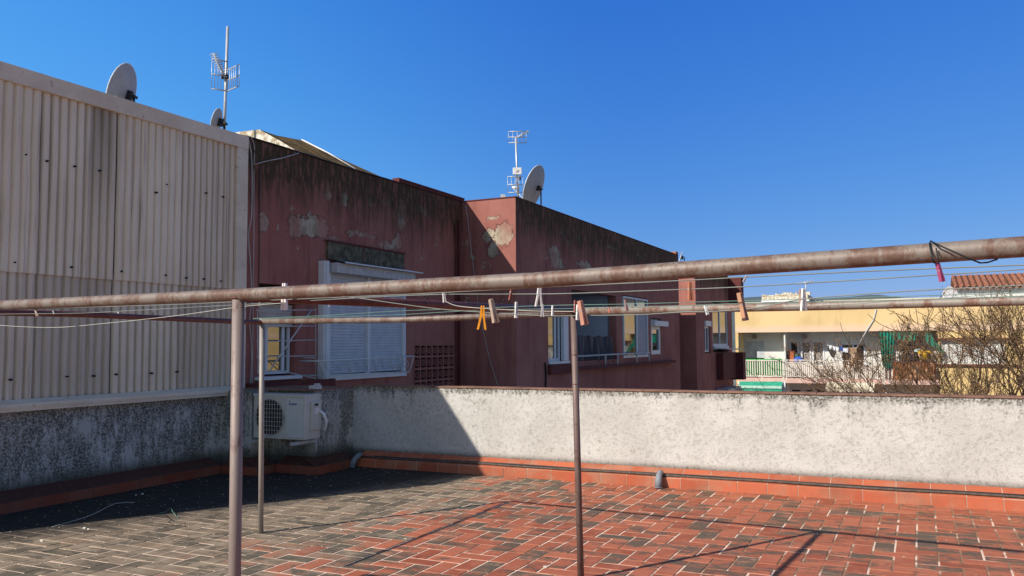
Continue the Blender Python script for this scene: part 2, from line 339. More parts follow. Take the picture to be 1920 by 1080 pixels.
# ---------------------------------------------------------------- mesh helpers
class MB:
    def __init__(s): s.v = []; s.f = []; s.a = []; s.sm = []
    def quad(s, pts, a=0.0, sm=False):
        n = len(s.v); s.v += [tuple(p) for p in pts]; s.f.append(tuple(range(n, n+len(pts)))); s.a.append(a); s.sm.append(sm); return s
    def box(s, x0, x1, y0, y1, z0, z1, a=0.0):
        if x0 > x1: x0, x1 = x1, x0
        if y0 > y1: y0, y1 = y1, y0
        if z0 > z1: z0, z1 = z1, z0
        n = len(s.v); s.v += [(x, y, z) for z in (z0, z1) for y in (y0, y1) for x in (x0, x1)]
        for f in ((0, 2, 3, 1), (4, 5, 7, 6), (0, 1, 5, 4), (2, 6, 7, 3), (0, 4, 6, 2), (1, 3, 7, 5)):
            s.f.append(tuple(n+i for i in f)); s.a.append(a); s.sm.append(False)
        return s
    def obox(s, c, ax, ay, az, a=0.0):      # oriented box, half axes
        c, ax, ay, az = Vector(c), Vector(ax), Vector(ay), Vector(az); n = len(s.v)
        s.v += [tuple(c+ax*i+ay*j+az*k) for k in (-1, 1) for j in (-1, 1) for i in (-1, 1)]
        for f in ((0, 2, 3, 1), (4, 5, 7, 6), (0, 1, 5, 4), (2, 6, 7, 3), (0, 4, 6, 2), (1, 3, 7, 5)):
            s.f.append(tuple(n+i for i in f)); s.a.append(a); s.sm.append(False)
        return s
    def tube(s, pts, r, n=8, cap=True, r2=None):
        pts = [Vector(p) for p in pts]; m = len(pts); base = len(s.v); ref = None
        for i, p in enumerate(pts):
            t = (pts[min(i+1, m-1)]-pts[max(i-1, 0)]);
            if t.length < 1e-9: t = Vector((0, 0, 1))
            t.normalize()
            if ref is None: ref = Vector((0, 0, 1)) if abs(t.z) < .9 else Vector((1, 0, 0))
            a = t.cross(ref).normalized(); b = t.cross(a).normalized(); ref = b.cross(t) if False else ref
            rr = r if r2 is None else r+(r2-r)*i/max(1, m-1)
            if isinstance(r, (list, tuple)): rr = r[i]
            for j in range(n):
                q = 2*math.pi*j/n; s.v.append(tuple(p+a*math.cos(q)*rr+b*math.sin(q)*rr))
        for i in range(m-1):
            for j in range(n):
                s.f.append((base+i*n+j, base+i*n+(j+1) % n, base+(i+1)*n+(j+1) % n, base+(i+1)*n+j)); s.a.append(0.0); s.sm.append(True)
        if cap:
            s.f.append(tuple(base+j for j in range(n-1, -1, -1))); s.f.append(tuple(base+(m-1)*n+j for j in range(n))); s.a += [0.0, 0.0]; s.sm += [False, False]
        return s
    def ring(s, c, nrm, R0, r, n=14, m=5, arc=1.0, st=0.0):
        nrm = Vector(nrm).normalized(); a = nrm.orthogonal().normalized(); b = nrm.cross(a); k = int(n*arc)+1
        return s.tube([Vector(c)+a*R0*math.cos(st+2*math.pi*i/n)+b*R0*math.sin(st+2*math.pi*i/n) for i in range(k)], r, m)
    def build(s, name, mat, parent=None, bev=0.0, attr=False, a2=None):
        me = bpy.data.meshes.new(name); me.from_pydata(s.v, [], s.f); me.materials.append(mat)
        for p, q in zip(me.polygons, s.sm): p.use_smooth = q
        if attr:
            at = me.attributes.new('rnd', 'FLOAT', 'FACE'); at.data.foreach_set('value', s.a)
            at = me.attributes.new('rnd2', 'FLOAT', 'FACE'); at.data.foreach_set('value', [(v*7.31+.17) % 1.0 for v in s.a])
        bm = bmesh.new(); bm.from_mesh(me); bmesh.ops.recalc_face_normals(bm, faces=bm.faces); bm.to_mesh(me); bm.free()
        me.update()
        o = bpy.data.objects.new(name, me); COL.objects.link(o)
        if bev:
            b = o.modifiers.new('bevel', 'BEVEL'); b.width = bev; b.segments = 2; b.limit_method = 'ANGLE'
        if parent is not None:
            o.parent = parent; o.matrix_parent_inverse = parent.matrix_world.inverted() if False else Matrix.Translation(-Vector(parent.location)) if parent.type == 'EMPTY' else Matrix()
        return o
def tag(o, label=None, cat=None, group=None, kind=None):
    if label: o['label'] = label
    if cat: o['category'] = cat
    if group: o['group'] = group
    if kind: o['kind'] = kind
    return o
def thing(name, label, cat, loc=(0, 0, 0), group=None):
    o = bpy.data.objects.new(name, None); COL.objects.link(o); o.location = loc; o.empty_display_size = .2
    return tag(o, label, cat, group)
def clone(root, M, label, group):       # copy a thing with its parts, moved by matrix M
    r = root.copy(); COL.objects.link(r); r.matrix_world = M; r['label'] = label; r['group'] = group
    for ch in list(root.children):
        c = ch.copy(); COL.objects.link(c); c.parent = r
    return r
def box1(name, mat, parent, x0, x1, y0, y1, z0, z1, bev=0.0): return MB().box(x0, x1, y0, y1, z0, z1).build(name, mat, parent, bev)
def wall_holes(ax, val, u0, u1, z0, z1, holes, depth, mb=None):
    """wall on the plane axis ax = val, spanning the other axis u0..u1, with openings; depth = signed reveal depth behind it"""
    mb = mb or MB(); us = sorted({u0, u1, *[h[0] for h in holes], *[h[1] for h in holes]}); zs = sorted({z0, z1, *[h[2] for h in holes], *[h[3] for h in holes]})
    P = (lambda d, u, z: (val+d, u, z)) if ax == 0 else (lambda d, u, z: (u, val+d, z))
    for i in range(len(us)-1):
        for j in range(len(zs)-1):
            uc, zc = (us[i]+us[i+1])/2, (zs[j]+zs[j+1])/2
            if any(h[0] < uc < h[1] and h[2] < zc < h[3] for h in holes): continue
            mb.quad([P(0, us[i], zs[j]), P(0, us[i+1], zs[j]), P(0, us[i+1], zs[j+1]), P(0, us[i], zs[j+1])])
    for a, b, c, d in holes:
        mb.quad([P(0, a, c), P(depth, a, c), P(depth, a, d), P(0, a, d)]); mb.quad([P(0, b, c), P(depth, b, c), P(depth, b, d), P(0, b, d)])
        mb.quad([P(0, a, c), P(depth, a, c), P(depth, b, c), P(0, b, c)]); mb.quad([P(0, a, d), P(depth, a, d), P(depth, b, d), P(0, b, d)])
    return mb

# ================================================================= GROUND, FLOOR, KERB
tag(MB().quad([(-9000, -9000, -9.6), (9000, -9000, -9.6), (9000, 9000, -9.6), (-9000, 9000, -9.6)]).build('ground', M_GROUND), kind='structure')
ts = .155; X0, X1, Y0, Y1 = -8.3, 9.0, -2.0, 9.7
mb = MB()
def tile(mb, x0, x1, y0, y1, z=0.0):
    g = .0052+random.random()*.0028; a = random.random(); h = z+.0030+random.uniform(-.0010, .0012); tx, ty = random.uniform(-.0009, .0009), random.uniform(-.0009, .0009)
    x0 += g; x1 -= g; y0 += g; y1 -= g; c = .003; b = h-.006
    n = len(mb.v)
    mb.v += [(x0, y0, b), (x1, y0, b), (x1, y1, b), (x0, y1, b), (x0+c, y0+c, h-tx-ty), (x1-c, y0+c, h+tx-ty), (x1-c, y1-c, h+tx+ty), (x0+c, y1-c, h-tx+ty)]
    for f in ((4, 5, 6, 7), (0, 1, 5, 4), (1, 2, 6, 5), (2, 3, 7, 6), (3, 0, 4, 7)): mb.f.append(tuple(n+i for i in f)); mb.a.append(a); mb.sm.append(False)
SX0, SX1 = -3.03, -2.72
nx0, nx1 = int((X0-SX0)/ts)-1, 0
def field(xo, i0, i1):
    for i in range(i0, i1):
        for j in range(int(Y0/ts), int(Y1/ts)+1):
            k = (i-j) % 4; x = xo+i*ts; y = j*ts
            if k == 0:
                if i+1 < i1: tile(mb, x, x+2*ts, y, y+ts)
                else: tile(mb, x, x+ts, y, y+ts)
            elif k == 1 and i == i0: tile(mb, x, x+ts, y, y+ts)
            elif k == 3: tile(mb, x, x+ts, y, y+2*ts)
field(SX0, nx0, 0); field(SX1, 0, int((X1-SX1)/ts))
for j in range(int(Y0/(2*ts))-1, int(Y1/(2*ts))+1):
    tile(mb, SX0, (SX0+SX1)/2, j*2*ts, (j+1)*2*ts); tile(mb, (SX0+SX1)/2, SX1, j*2*ts+ts, (j+1)*2*ts+ts)
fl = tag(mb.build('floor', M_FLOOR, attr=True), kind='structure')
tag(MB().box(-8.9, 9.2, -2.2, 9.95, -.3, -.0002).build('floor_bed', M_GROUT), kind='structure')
# building below the terrace
blk = thing('terrace_building', 'rendered building block below the tiled roof terrace', 'building', (0, 3, -9.6))
box1('wall', M_WREN, blk, -8.85, 9.1, -2.1, 9.9, -9.6, -.31)

def kerb(name, parent, mat, path, zt=.112, zw=.2, tl=.32, kw=.2, inv=1):
    """path: list of (x,y) along the front foot; inner side offset kw toward the wall, by normal n"""
    mb, mo = MB(), MB()
    for (x0, y0, x1, y1, nx, ny) in path:
        L = math.hypot(x1-x0, y1-y0); n = max(1, round(L/tl)); dx, dy = (x1-x0)/L, (y1-y0)/L
        P = lambda s, d, z: (x0+dx*s+nx*d, y0+dy*s+ny*d, z)
        for i in range(n):
            a, b = L*i/n+.004, L*(i+1)/n-.004; r = random.random(); j = random.uniform(-.0015, .0015)
            mb.quad([P(a, j, 0), P(b, j, 0), P(b, j, zt-.003), P(a, j, zt-.003)], r)
            mb.quad([P(a, j, zt-.003), P(b, j, zt-.003), P(b, .004+j, zt), P(a, .004+j, zt)], r)
            r = random.random(); q = random.uniform(-.05, .05) if 0 < i < n-1 else 0
            mb.quad([P(a, .012+j, zt), P(b, .012+j, zt), P(b, kw, zw), P(a, kw, zw)], r)
        mo.quad([P(0, .004, 0), P(L, .004, 0), P(L, .004, zt-.004), P(0, .004, zt-.004)]); mo.quad([P(0, .004, zt-.004), P(L, .004, zt-.004), P(L, kw, zw-.004), P(0, kw, zw-.004)])
    mb.build(name, mat, parent, attr=True); mo.build('kerb_mortar', M_MORT if mat is M_KERB else plain('mouldy_mortar', (.10, .08, .065), .95, var=.5, scale=9), parent)

# ---- parapet (sunny)
par = thing('parapet_wall', 'whitewashed rendered parapet with stained top along the far edge of the terrace', 'wall', (0, 9.87, 0))
mb = MB(); mb.box(-7.2, 9.0, 9.87, 10.05, -.2, 1.085)
mb.build('wall', M_PAR, par)
def copg(parent, x0, x1, y0, y1, z):
    mb = MB(); n = max(1, int(max(x1-x0, y1-y0)/.32))
    for i in range(n):
        if x1-x0 > y1-y0: mb.box(x0+(x1-x0)*i/n+.003, x0+(x1-x0)*(i+1)/n-.003, y0, y1, z, z+.016+random.uniform(-.002, .002))
        else: mb.box(x0, x1, y0+(y1-y0)*i/n+.003, y0+(y1-y0)*(i+1)/n-.003, z, z+.016+random.uniform(-.002, .002))
    mb.build('coping', M_COP, parent)
M_COP = plain('coping_tile_dirty', (.24, .13, .09), .9, var=.3)
copg(par, -7.2, 9.0, 9.855, 10.065, 1.085)
kerb('kerb_tiles', par, M_KERB, [(-7.0, 9.67, 9.0, 9.67, 0, 1)])
# corner block that carries the air conditioner
cb = thing('corner_parapet', 'mouldy whitewashed parapet block in the shaded terrace corner behind the air conditioner', 'wall', (-7.8, 9.2, 0))
cm = MB(); cm.box(-8.45, -7.94, 8.66, 9.9, -.1, 1.06); cm.build('wall', M_PARL, cb); cm = MB(); cm.box(-7.937, -7.2, 9.02, 9.869, -.1, 1.06); cm.build('wall', M_PARL, cb)
lk = thing('tiled_kerb', 'mouldy dark red tiled kerb along the foot of the shaded left wall', 'kerb', (-8.3, 3, 0))
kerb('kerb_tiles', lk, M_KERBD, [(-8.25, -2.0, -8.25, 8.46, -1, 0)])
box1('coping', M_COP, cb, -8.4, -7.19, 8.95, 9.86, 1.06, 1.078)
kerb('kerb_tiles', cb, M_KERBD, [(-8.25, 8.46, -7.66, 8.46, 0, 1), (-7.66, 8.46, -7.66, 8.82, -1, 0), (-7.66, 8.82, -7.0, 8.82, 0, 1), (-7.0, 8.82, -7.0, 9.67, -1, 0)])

# ================================================================= CORRUGATED BUILDING
cor = thing('corrugated_building', 'taller neighbouring block clad in weathered beige corrugated sheets above a mouldy white base', 'building', (-8.5, 6.5, 0))
YE = 9.03
mb = MB(); mb.box(-8.75, -8.45, -2.2, 8.66, -.2, 1.02); mb.build('base_wall', M_PARL, cor)
prof = [(-2.0, -9.6), (-2.0, .98), (3.0, 1.02), (3.1, 1.5), (3.38, 2.9), (3.42, 3.9), (4.04, 4.56), (YE-.02, 4.56), (YE-.02, -9.6)]
mb = MB(); n = len(prof)
mb.quad([(-8.62, y, z) for y, z in prof]); mb.quad([(-16, y, z) for y, z in prof])
for i in range(n):
    (a, b), (c, d) = prof[i], prof[(i+1) % n]; mb.quad([(-8.62, a, b), (-16, a, b), (-16, c, d), (-8.62, c, d)])
mb.build('wall', M_CONC, cor)
def corr_sheet(y0, y1, z0, z1, xo, seed):
    mb = MB(); p = .107; n = int(round((y1-y0)/p)); w_ = (y1-y0)/n; prof = [(0, 0), (.06, 0), (.22, .022), (.50, .026), (.80, .022), (.94, 0)]
    ys = [(y0+(i+a)*w_, d) for i in range(n) for a, d in prof]+[(y1, 0)]
    zz = [z0, z0+(z1-z0)*.33, z0+(z1-z0)*.66, z1]; a = random.random(); rr = random.Random(seed); lean = [0, rr.uniform(-.006, .006), rr.uniform(-.006, .006), 0]
    wob = [rr.uniform(-.006, .006) for _ in ys]
    for k in range(3):
        for i in range(len(ys)-1):
            mb.quad([(xo+ys[i][1], ys[i][0]+lean[k]+wob[i]*(k % 2), zz[k]), (xo+ys[i+1][1], ys[i+1][0]+lean[k]+wob[i+1]*(k % 2), zz[k]),
                     (xo+ys[i+1][1], ys[i+1][0]+lean[k+1]+wob[i+1]*((k+1) % 2), zz[k+1]), (xo+ys[i][1], ys[i][0]+lean[k+1]+wob[i]*((k+1) % 2), zz[k+1])], a)
    return mb
js = [3.42, 4.05, 5.0, 5.95, 6.91, 7.89, 8.83]
for i in range(len(js)-1):
    corr_sheet(js[i]+.008, js[i+1], 1.09, 2.50, -8.475-.012*(i % 2), i).build('lower_sheet', M_CORR, cor, attr=True)
    if i: corr_sheet(js[i]+.008, js[i+1], 2.43, 4.50, -8.455-.012*(i % 2), i+20).build('upper_sheet', M_CORR, cor, attr=True)
mb = MB(); mb.quad([(-8.49, 3.4, 1.0), (-8.49, YE, 1.0), (-8.49, YE, 4.5), (-8.49, 3.42, 4.5)]); mb.build('backing', M_CONC, cor)
# flashings
mb = MB(); mb.box(-8.66, -8.405, 4.02, YE+.01, 4.40, 4.585); mb.box(-8.66, -8.402, 6.84, 6.86, 4.395, 4.59); mb.build('roof_flashing', M_FLASH, cor, .006)
mb = MB(); mb.box(-8.58, -8.41, 8.83, YE+.01, 1.0, 4.40); mb.box(-8.58, -8.405, 8.825, YE+.012, 2.40, 2.43); mb.build('corner_flashing', M_FLASH, cor, .006)
mb = MB(); mb.quad([(-8.45, 3.3, 1.115), (-8.45, 8.8, 1.115), (-8.36, 8.8, 1.075), (-8.36, 3.3, 1.075)]); mb.box(-8.45, -8.355, 3.3, 8.8, .995, 1.075); mb.box(-8.45, -8.34, 3.3, 8.8, 1.035, 1.05)
mb.build('foot_flashing', M_FLASH, cor)
for x, y in [(77, 140), (234, 189), (397, 238), (453, 302), (452, 422), (458, 520), (88, 302), (187, 320), (312, 346), (386, 362), (418, 369), (27, 492), (134, 501), (227, 509), (310, 516), (349, 521), (382, 523), (414, 527), (48, 290), (20, 712), (126, 706), (176, 705), (218, 702), (284, 700), (332, 697), (330, 745), (140, 312), (293, 361)]:
    p = HX(x, y, -8.43); big = .012 if x % 3 else .009
    MB().tube([(p.x-.02, p.y, p.z), (p.x+.018 if x in (77, 234, 397, 453, 452, 458) or x == 330 else p.x+.02, p.y, p.z)], big, 7).build('fixing_screw', M_BLACK, cor)
# weathered overhang behind: roof slab edge
box1('roof', M_ROOFD, cor, -16, -8.63, 4.05, YE-.03, 4.561, 4.575)

# ================================================================= RED BUILDING
red = thing('red_building', 'dark red rendered apartment block with peeling plaster and black mould stains beyond the parapet', 'building', (-8, 20, 0))
ZT = 4.61
w2 = (HX(612, 500, -8.47).y, HX(752, 700, -8.47).y, 1.17, 2.95)
w1 = (9.36, 10.14, 1.22, 2.55)
lat = (13.48, 14.98, .30, 1.66)
mb = MB(); wall_holes(0, -8.47, YE-.05, 15.34, -9.6, ZT, [w1, w2, lat], -.16, mb)
wall_holes(1, 15.34, -8.47, -7.25, -9.6, ZT, [], 0, mb)
HB = [(16.95, 18.07, 1.27, 2.42), (18.35, 21.55, 1.25, 2.92), (22.05, 24.45, 1.27, 2.98), (24.75, 25.85, 1.33, 2.42)]
wall_holes(0, -7.25, 15.34, 28.1, -9.6, ZT, HB, -.2, mb)
mb.quad([(-7.25, 28.1, -9.6), (-9.2, 28.1, -9.6), (-9.2, 28.1, ZT), (-7.25, 28.1, ZT)]); mb.quad([(-9.2, 28.1, -9.6), (-9.2, 30.45, -9.6), (-9.2, 30.45, ZT), (-9.2, 28.1, ZT)])
mb.quad([(-9.2, 30.45, -9.6), (-7.25, 30.45, -9.6), (-7.25, 30.45, 4.5), (-9.2, 30.45, 4.5)])
HC = [(31.75, 32.75, 1.28, 2.5), (33.15, 36.1, 1.30, 3.3)]
wall_holes(0, -7.25, 30.45, 36.3, -9.6, 4.5, HC, -.2, mb)
mb.quad([(-7.38, 36.3, -9.6), (-7.38, 37.6, -9.6), (-7.38, 37.6, 4.5), (-7.38, 36.3, 4.5)])
mb.quad([(-7.25, 36.3, -9.6), (-7.38, 36.3, -9.6), (-7.38, 36.3, 3.36), (-7.25, 36.3, 3.36)])
# back side + ends
mb.quad([(-16, YE-.05, -9.6), (-16, 37.6, -9.6), (-16, 37.6, ZT), (-16, YE-.05, ZT)]); mb.quad([(-16, 37.6, -9.6), (-7.38, 37.6, -9.6), (-7.38, 37.6, 4.5), (-16, 37.6, 4.5)])
mb.quad([(-8.47, YE-.05, 1), (-8.6, YE-.05, 1), (-8.6, YE-.05, ZT), (-8.47, YE-.05, ZT)])
mb.build('wall', M_RED, red)
mb = MB(); mb.quad([(-16, YE-.05, 4.56), (-8.5, YE-.05, 4.56), (-8.5, 15.4, 4.56), (-16, 15.4, 4.56)]); mb.quad([(-16, 15.4, 4.561), (-7.28, 15.4, 4.561), (-7.28, 28.07, 4.561), (-16, 28.07, 4.561)])
mb.quad([(-16, 28.07, 4.559), (-9.22, 28.07, 4.559), (-9.22, 30.5, 4.559), (-16, 30.5, 4.559)]); mb.quad([(-16, 30.5, 4.47), (-7.28, 30.5, 4.47), (-7.28, 36.28, 4.47), (-7.4, 37.55, 4.47), (-16, 37.55, 4.47)])
mb.build('roof', M_ROOFD, red)
# roof edge trims
mb = MB(); mb.box(-8.62, -8.44, 12.98, 15.36, ZT, ZT+.05); mb.box(-8.62, -8.43, 13.0, 15.37, ZT+.05, ZT+.075); mb.box(-8.60, -8.455, 12.94, 13.06, ZT, ZT+.085)
mb.box(-8.43, -7.235, 15.325, 15.5, ZT, ZT+.02); mb.box(-7.4, -7.235, 15.501, 28.12, ZT, ZT+.018); mb.build('roof_edge', M_REDD, red)
mb = MB(); mb.tube([(-8.452, YE+i*.66, ZT-.012+.006*math.sin(i*1.3)) for i in range(7)], .012, 6); mb.build('roof_edge_cable', M_BLACK, red)
# mossy hipped roof on top
g0, g1, g2, g3 = Vector((-11.0, 10.1, 5.03)), HY(487, 243, 10.1), HY(556, 284, 10.1), Vector((-8.5, 10.1, 4.58))
r1 = HX(566, 263, -9.7); r2 = HX(640, 298, -9.6); e1 = Vector((-8.5, 12.2, 4.6)); e2 = Vector((-8.5, 13.1, 4.62))
gw = MB(); gw.quad([(-11.5, 10.09, 4.5), (-8.5, 10.09, 4.5), (g2.x, 10.09, g2.z+.01), (g2.x-.3, 10.09, g2.z+.19), (g1.x, 10.09, g1.z), (-9.6, 10.09, g1.z+.01), (-11.5, 10.09, 4.98)])
rf = MB(); dz = Vector((0, 0, -.012))
grid = [[g3+Vector((.0, 0, .02)), Vector((-8.5, 11.3, 4.62)), Vector((-8.5, 12.0, 4.63))], [g1, Vector((-9.3, 10.9, 5.07)), r1], ]
rf.quad([(-8.5, 10.1, 4.58), (-8.5, 11.2, 4.58), (-9.42, 10.75, 5.10), tuple(g1)]); rf.quad([(-8.5, 11.2, 4.58), (-8.5, 12.25, 4.58), tuple(r1), (-9.42, 10.75, 5.10)])
rf.quad([(-8.5, 12.25, 4.58), (-8.5, 13.0, 4.58), tuple(r2), tuple(r1)]); rf.quad([tuple(g1), (-9.42, 10.75, 5.10), tuple(r1), tuple(r2), (-11.5, 13, 4.9), (-11.5, 10.1, 4.98)])
rf.build('hipped_roof', M_MOSS, red); gw.build('roof_gable', M_OLDW, red)
h0 = r1; h1 = HX(667, 317, -8.55); MB().tube([h0+Vector((0, 0, .01)), h0*.5+h1*.5+Vector((0, 0, .025)), h1+Vector((0, 0, .0))], .013, 6).build('ridge_strip', M_RIM, red)

def frame_win(par, X, y0, y1, z0, z1, fwid=.05, mull=None, depth=.05, mat=None, glass=True, dz=0):
    mat = mat or M_WHITE
    w_ = MB(); w_.box(X, X+depth, y0, y1, z0, z0+fwid); w_.box(X, X+depth, y0, y1, z1-fwid, z1)
    w_.box(X, X+depth, y0, y0+fwid, z0+fwid, z1-fwid); w_.box(X, X+depth, y1-fwid, y1, z0+fwid, z1-fwid)
    for m_ in (mull or []): w_.box(X, X+depth*.9, m_-fwid*.6, m_+fwid*.6, z0+fwid, z1-fwid)
    o = w_.build('window_frame', mat, par, .004)
    if glass: MB().quad([(X+depth*.4, y0+fwid*.5, z0+fwid*.5), (X+depth*.4, y1-fwid*.5, z0+fwid*.5), (X+depth*.4, y1-fwid*.5, z1-fwid*.5), (X+depth*.4, y0+fwid*.5, z1-fwid*.5)]).build('pane', M_GLASS, o)
    return o
def shutter(par, X, y0, y1, z0, z1, mat, pitch=.048):
    s_ = MB(); n = int((z1-z0)/pitch)
    for i in range(n):
        a = z0+i*pitch; s_.quad([(X, y0, a), (X, y1, a), (X+.010, y1, a+.008), (X+.010, y0, a+.008)]); s_.quad([(X+.010, y0, a+.008), (X+.010, y1, a+.008), (X+.012, y1, a+pitch*.72), (X+.012, y0, a+pitch*.72)])
        s_.quad([(X+.012, y0, a+pitch*.72), (X+.012, y1, a+pitch*.72), (X, y1, a+pitch), (X, y0, a+pitch)])
    return s_.build('roller_shutter', mat, par)
# window 1 (small, behind the drying rack)
box1('dark_room_sheet', M_BLACK, red, -8.75, -8.70, 9.3, 10.2, 1.15, 2.6)  # black sheet put behind the opening for the darkness of the room
frame_win(red, -8.60, 9.42, 10.12, 1.24, 2.0, .045, [9.62, 9.98])
shutter(red, -8.53, 9.38, 10.13, 1.93, 2.28, M_SHUTB)
box1('shutter_box', M_WHITED, red, -8.5, -8.40, 9.40, 10.28, 2.28, 2.42, .008)
box1('window_sill', M_WHITE, red, -8.5, -8.37, 9.28, 10.2, 1.165, 1.215, .005)
mb = MB(); mb.box(-8.48, -8.33, 9.12, 10.95, .99, 1.135); mb.build('wall_ledge', M_REDD, red)
# window 2 (big double shutter)
y0, y1 = w2[0], w2[1]
shutter(red, -8.46, y0+.02, (y0+y1)/2-.03, 1.2, 2.86, M_SHUT); shutter(red, -8.46, (y0+y1)/2+.03, y1-.02, 1.2, 2.86, M_SHUT)
mb = MB(); mb.box(-8.47, -8.40, y0-.06, y0+.03, 1.16, 2.92); mb.box(-8.47, -8.40, y1-.03, y1+.05, 1.16, 2.92); mb.box(-8.47, -8.405, (y0+y1)/2-.035, (y0+y1)/2+.035, 1.18, 2.92); mb.box(-8.47, -8.38, y0-.06, y1+.05, 1.10, 1.175)
mb.box(-8.47, -8.36, y0-.2, y0-.07, 1.12, 2.98); mb.box(-8.47, -8.33, y0-.16, y0-.10, 1.12, 2.98)
mb.build('window_frame', M_WHITE, red, .004)
mb = MB(); mb.box(-8.46, -8.24, y0-.02, y1+.12, 2.80, 2.96); mb.build('shutter_box', M_WHITED, red, .008)
mb = MB(); mb.quad([(-8.46, y0+.05, 3.03), (-8.46, y1+.22, 3.03), (-8.14, y1+.22, 2.97), (-8.14, y0+.05, 2.97)]); mb.quad([(-8.14, y0+.05, 2.97), (-8.14, y1+.22, 2.97), (-8.14, y1+.22, 2.95), (-8.14, y0+.05, 2.95)]); mb.build('canopy', M_WHITE, red)
mb = MB(); mb.box(-8.47, -8.42, y0-.02, y1+.02, 3.03, 3.30); mb.build('lintel', plain('mossy_lintel', (.12, .105, .07), .95, var=.6, scale=7), red)
mb = MB(); mb.box(-8.47, -8.405, y0-.03, y1+.05, 3.305, 3.33); mb.box(-8.425, -8.415, y0+.9, y0+.92, 3.03, 3.30); mb.build('lintel_edge', M_REDD, red)
# white railing basket in front of window 2
bx = thing('balcony_grille', 'low white metal window grille basket with curled ornaments below the double shutter', 'grille', (-8.2, 12, 1.2))
A, B_ = HX(600, 677, -8.08), HX(776, 668, -8.08); C_, D_ = HX(606, 704, -8.2), HX(768, 697, -8.2)
mb = MB(); mb.tube([(-8.46, A.y, A.z), A, B_, (-8.46, B_.y, B_.z)], .013, 6); mb.tube([(-8.46, C_.y, C_.z), C_, D_, (-8.46, D_.y, D_.z)], .012, 6)
for t in (0, .28, .56, .84, 1): mb.tube([A.lerp(B_, t), C_.lerp(D_, t)], .009, 5)
mb.build('rail', M_WHITE, bx)
mb = MB()
for i in range(10):
    t = .05+i*.098; p = A.lerp(B_, t).lerp(C_.lerp(D_, t), .45); mb.ring(p, (1, 0, .3), .045+.015*(i % 2), .005, 12, 4, .8, i)
    mb.tube([A.lerp(B_, t-.03), C_.lerp(D_, t+.05)], .005, 4)
mb.ring((-8.27, B_.y, (B_.z+D_.z)/2), (0, 1, 0), .05, .006, 12, 4); mb.build('scrollwork', M_WHITED, bx)
# lattice of vent blocks
ltm = MB(); ly0, ly1, lz0, lz1 = lat; n = 7; pw = (ly1-ly0)/n; rows = 6; ph = (lz1-lz0)/rows
for i in range(n+1): ltm.box(-8.50, -8.462, ly0+i*pw-.018, ly0+i*pw+.018, lz0, lz1)
for j in range(rows+1): ltm.box(-8.499, -8.464, ly0, ly1, lz0+j*ph-.022, lz0+j*ph+.022)
for i in range(n):
    for j in range(rows):
        cy, cz = ly0+(i+.5)*pw, lz0+(j+.5)*ph; a, b, t = .052, .058, .011
        ltm.box(-8.505, -8.47, cy-a, cy+a, cz-b, cz-b+t*1.6); ltm.box(-8.505, -8.47, cy-a, cy+a, cz+b-t*1.6, cz+b)
        ltm.box(-8.505, -8.47, cy-a, cy-a+t*1.6, cz-b, cz+b); ltm.box(-8.505, -8.47, cy+a-t*1.6, cy+a, cz-b, cz+b)
ltm.build('vent_block_lattice', M_RED, red); box1('lattice_backing', M_BLACK, red, -8.75, -8.66, ly0-.1, ly1+.1, lz0-.1, lz1+.1)
# downpipes / cables
mb = MB(); mb.tube([(-8.42, 15.12, 4.2), (-8.42, 15.12, -1)], .03, 8); mb.build('downpipe', M_REDD, red)
mb = MB(); mb.tube([(-8.43, 15.0, 4.1), (-8.43, 15.0, -1)], .018, 8); mb.build('downpipe', M_REDD, red)
def cable(name, pts, X, mat, r, parent, ax=0):
    P = [(H(x, y, ax, X)) for x, y in pts]; Q = []
    for i in range(len(P)-1):
        p0, p1, p2, p3 = P[max(0, i-1)], P[i], P[i+1], P[min(len(P)-1, i+2)]
        for k in range(5):
            t = k/5; Q.append(.5*((2*p1)+(p2-p0)*t+(2*p0-5*p1+4*p2-p3)*t*t+(3*p1-p0-3*p2+p3)*t**3))
    Q.append(P[-1]); return MB().tube(Q, r, 6).build(name, mat, parent)
cable('wall_cable', [(466, 262), (472, 300), (472, 400), (466, 440), (470, 500), (472, 560), (468, 600), (472, 660), (469, 730)], -8.43, M_CABLE, .008, red)
cable('wall_cable', [(471, 258), (477, 275), (476, 320), (476, 420), (475, 530), (474, 640), (473, 730)], -8.44, M_CABLE, .007, red)
cable('wall_cable', [(478, 308), (500, 302), (530, 296), (560, 287)], -8.44, M_CABLE, .008, red)
cable('wall_cable', [(486, 315), (486, 450), (485, 560)], -8.455, M_BLACK, .006, red)
cable('wall_cable', [(873, 385), (878, 420), (884, 470), (890, 520), (898, 580), (908, 630), (920, 680), (938, 736)], 15.32, M_CABLE, .007, red, 1)
cable('wall_cable', [(1022, 680), (1024, 700), (1023, 738)], -7.22, M_BLACK, .02, red)
# small drying rack folded against window 1
rk = thing('folding_drying_rack', 'white wall mounted folding drying rack across the small shuttered window', 'drying rack', (-8.35, 10, 1.5))
XR = -8.22
mb = MB()
for (xa, ya, xb, yb) in [(482, 582, 592, 581), (482, 613, 592, 611), (482, 641, 592, 637), (482, 669, 592, 667), (482, 697, 525, 695), (525, 695, 590, 709)]:
    mb.tube([HX(xa, ya, XR), HX(xb, yb, XR)], .008, 6)
mb.build('rod', M_WHITED, rk)
mb = MB(); mb.tube([HX(505, 696, XR+.02), HX(584, 581, XR+.02)], .011, 6); mb.build('stay', M_WHITED, rk)
for xx in (483, 592): MB().tube([HX(xx, 578, XR-.01), HX(xx, 700 if xx < 500 else 712, XR-.01)], .006, 5).build('side_bar', M_WHITED, rk)
for y in (671, 704): MB().tube([HX(590, y, XR), (-8.47, HX(590, y, XR).y, HX(590, y, XR).z)], .012, 6).build('bracket', M_WHITED, rk)

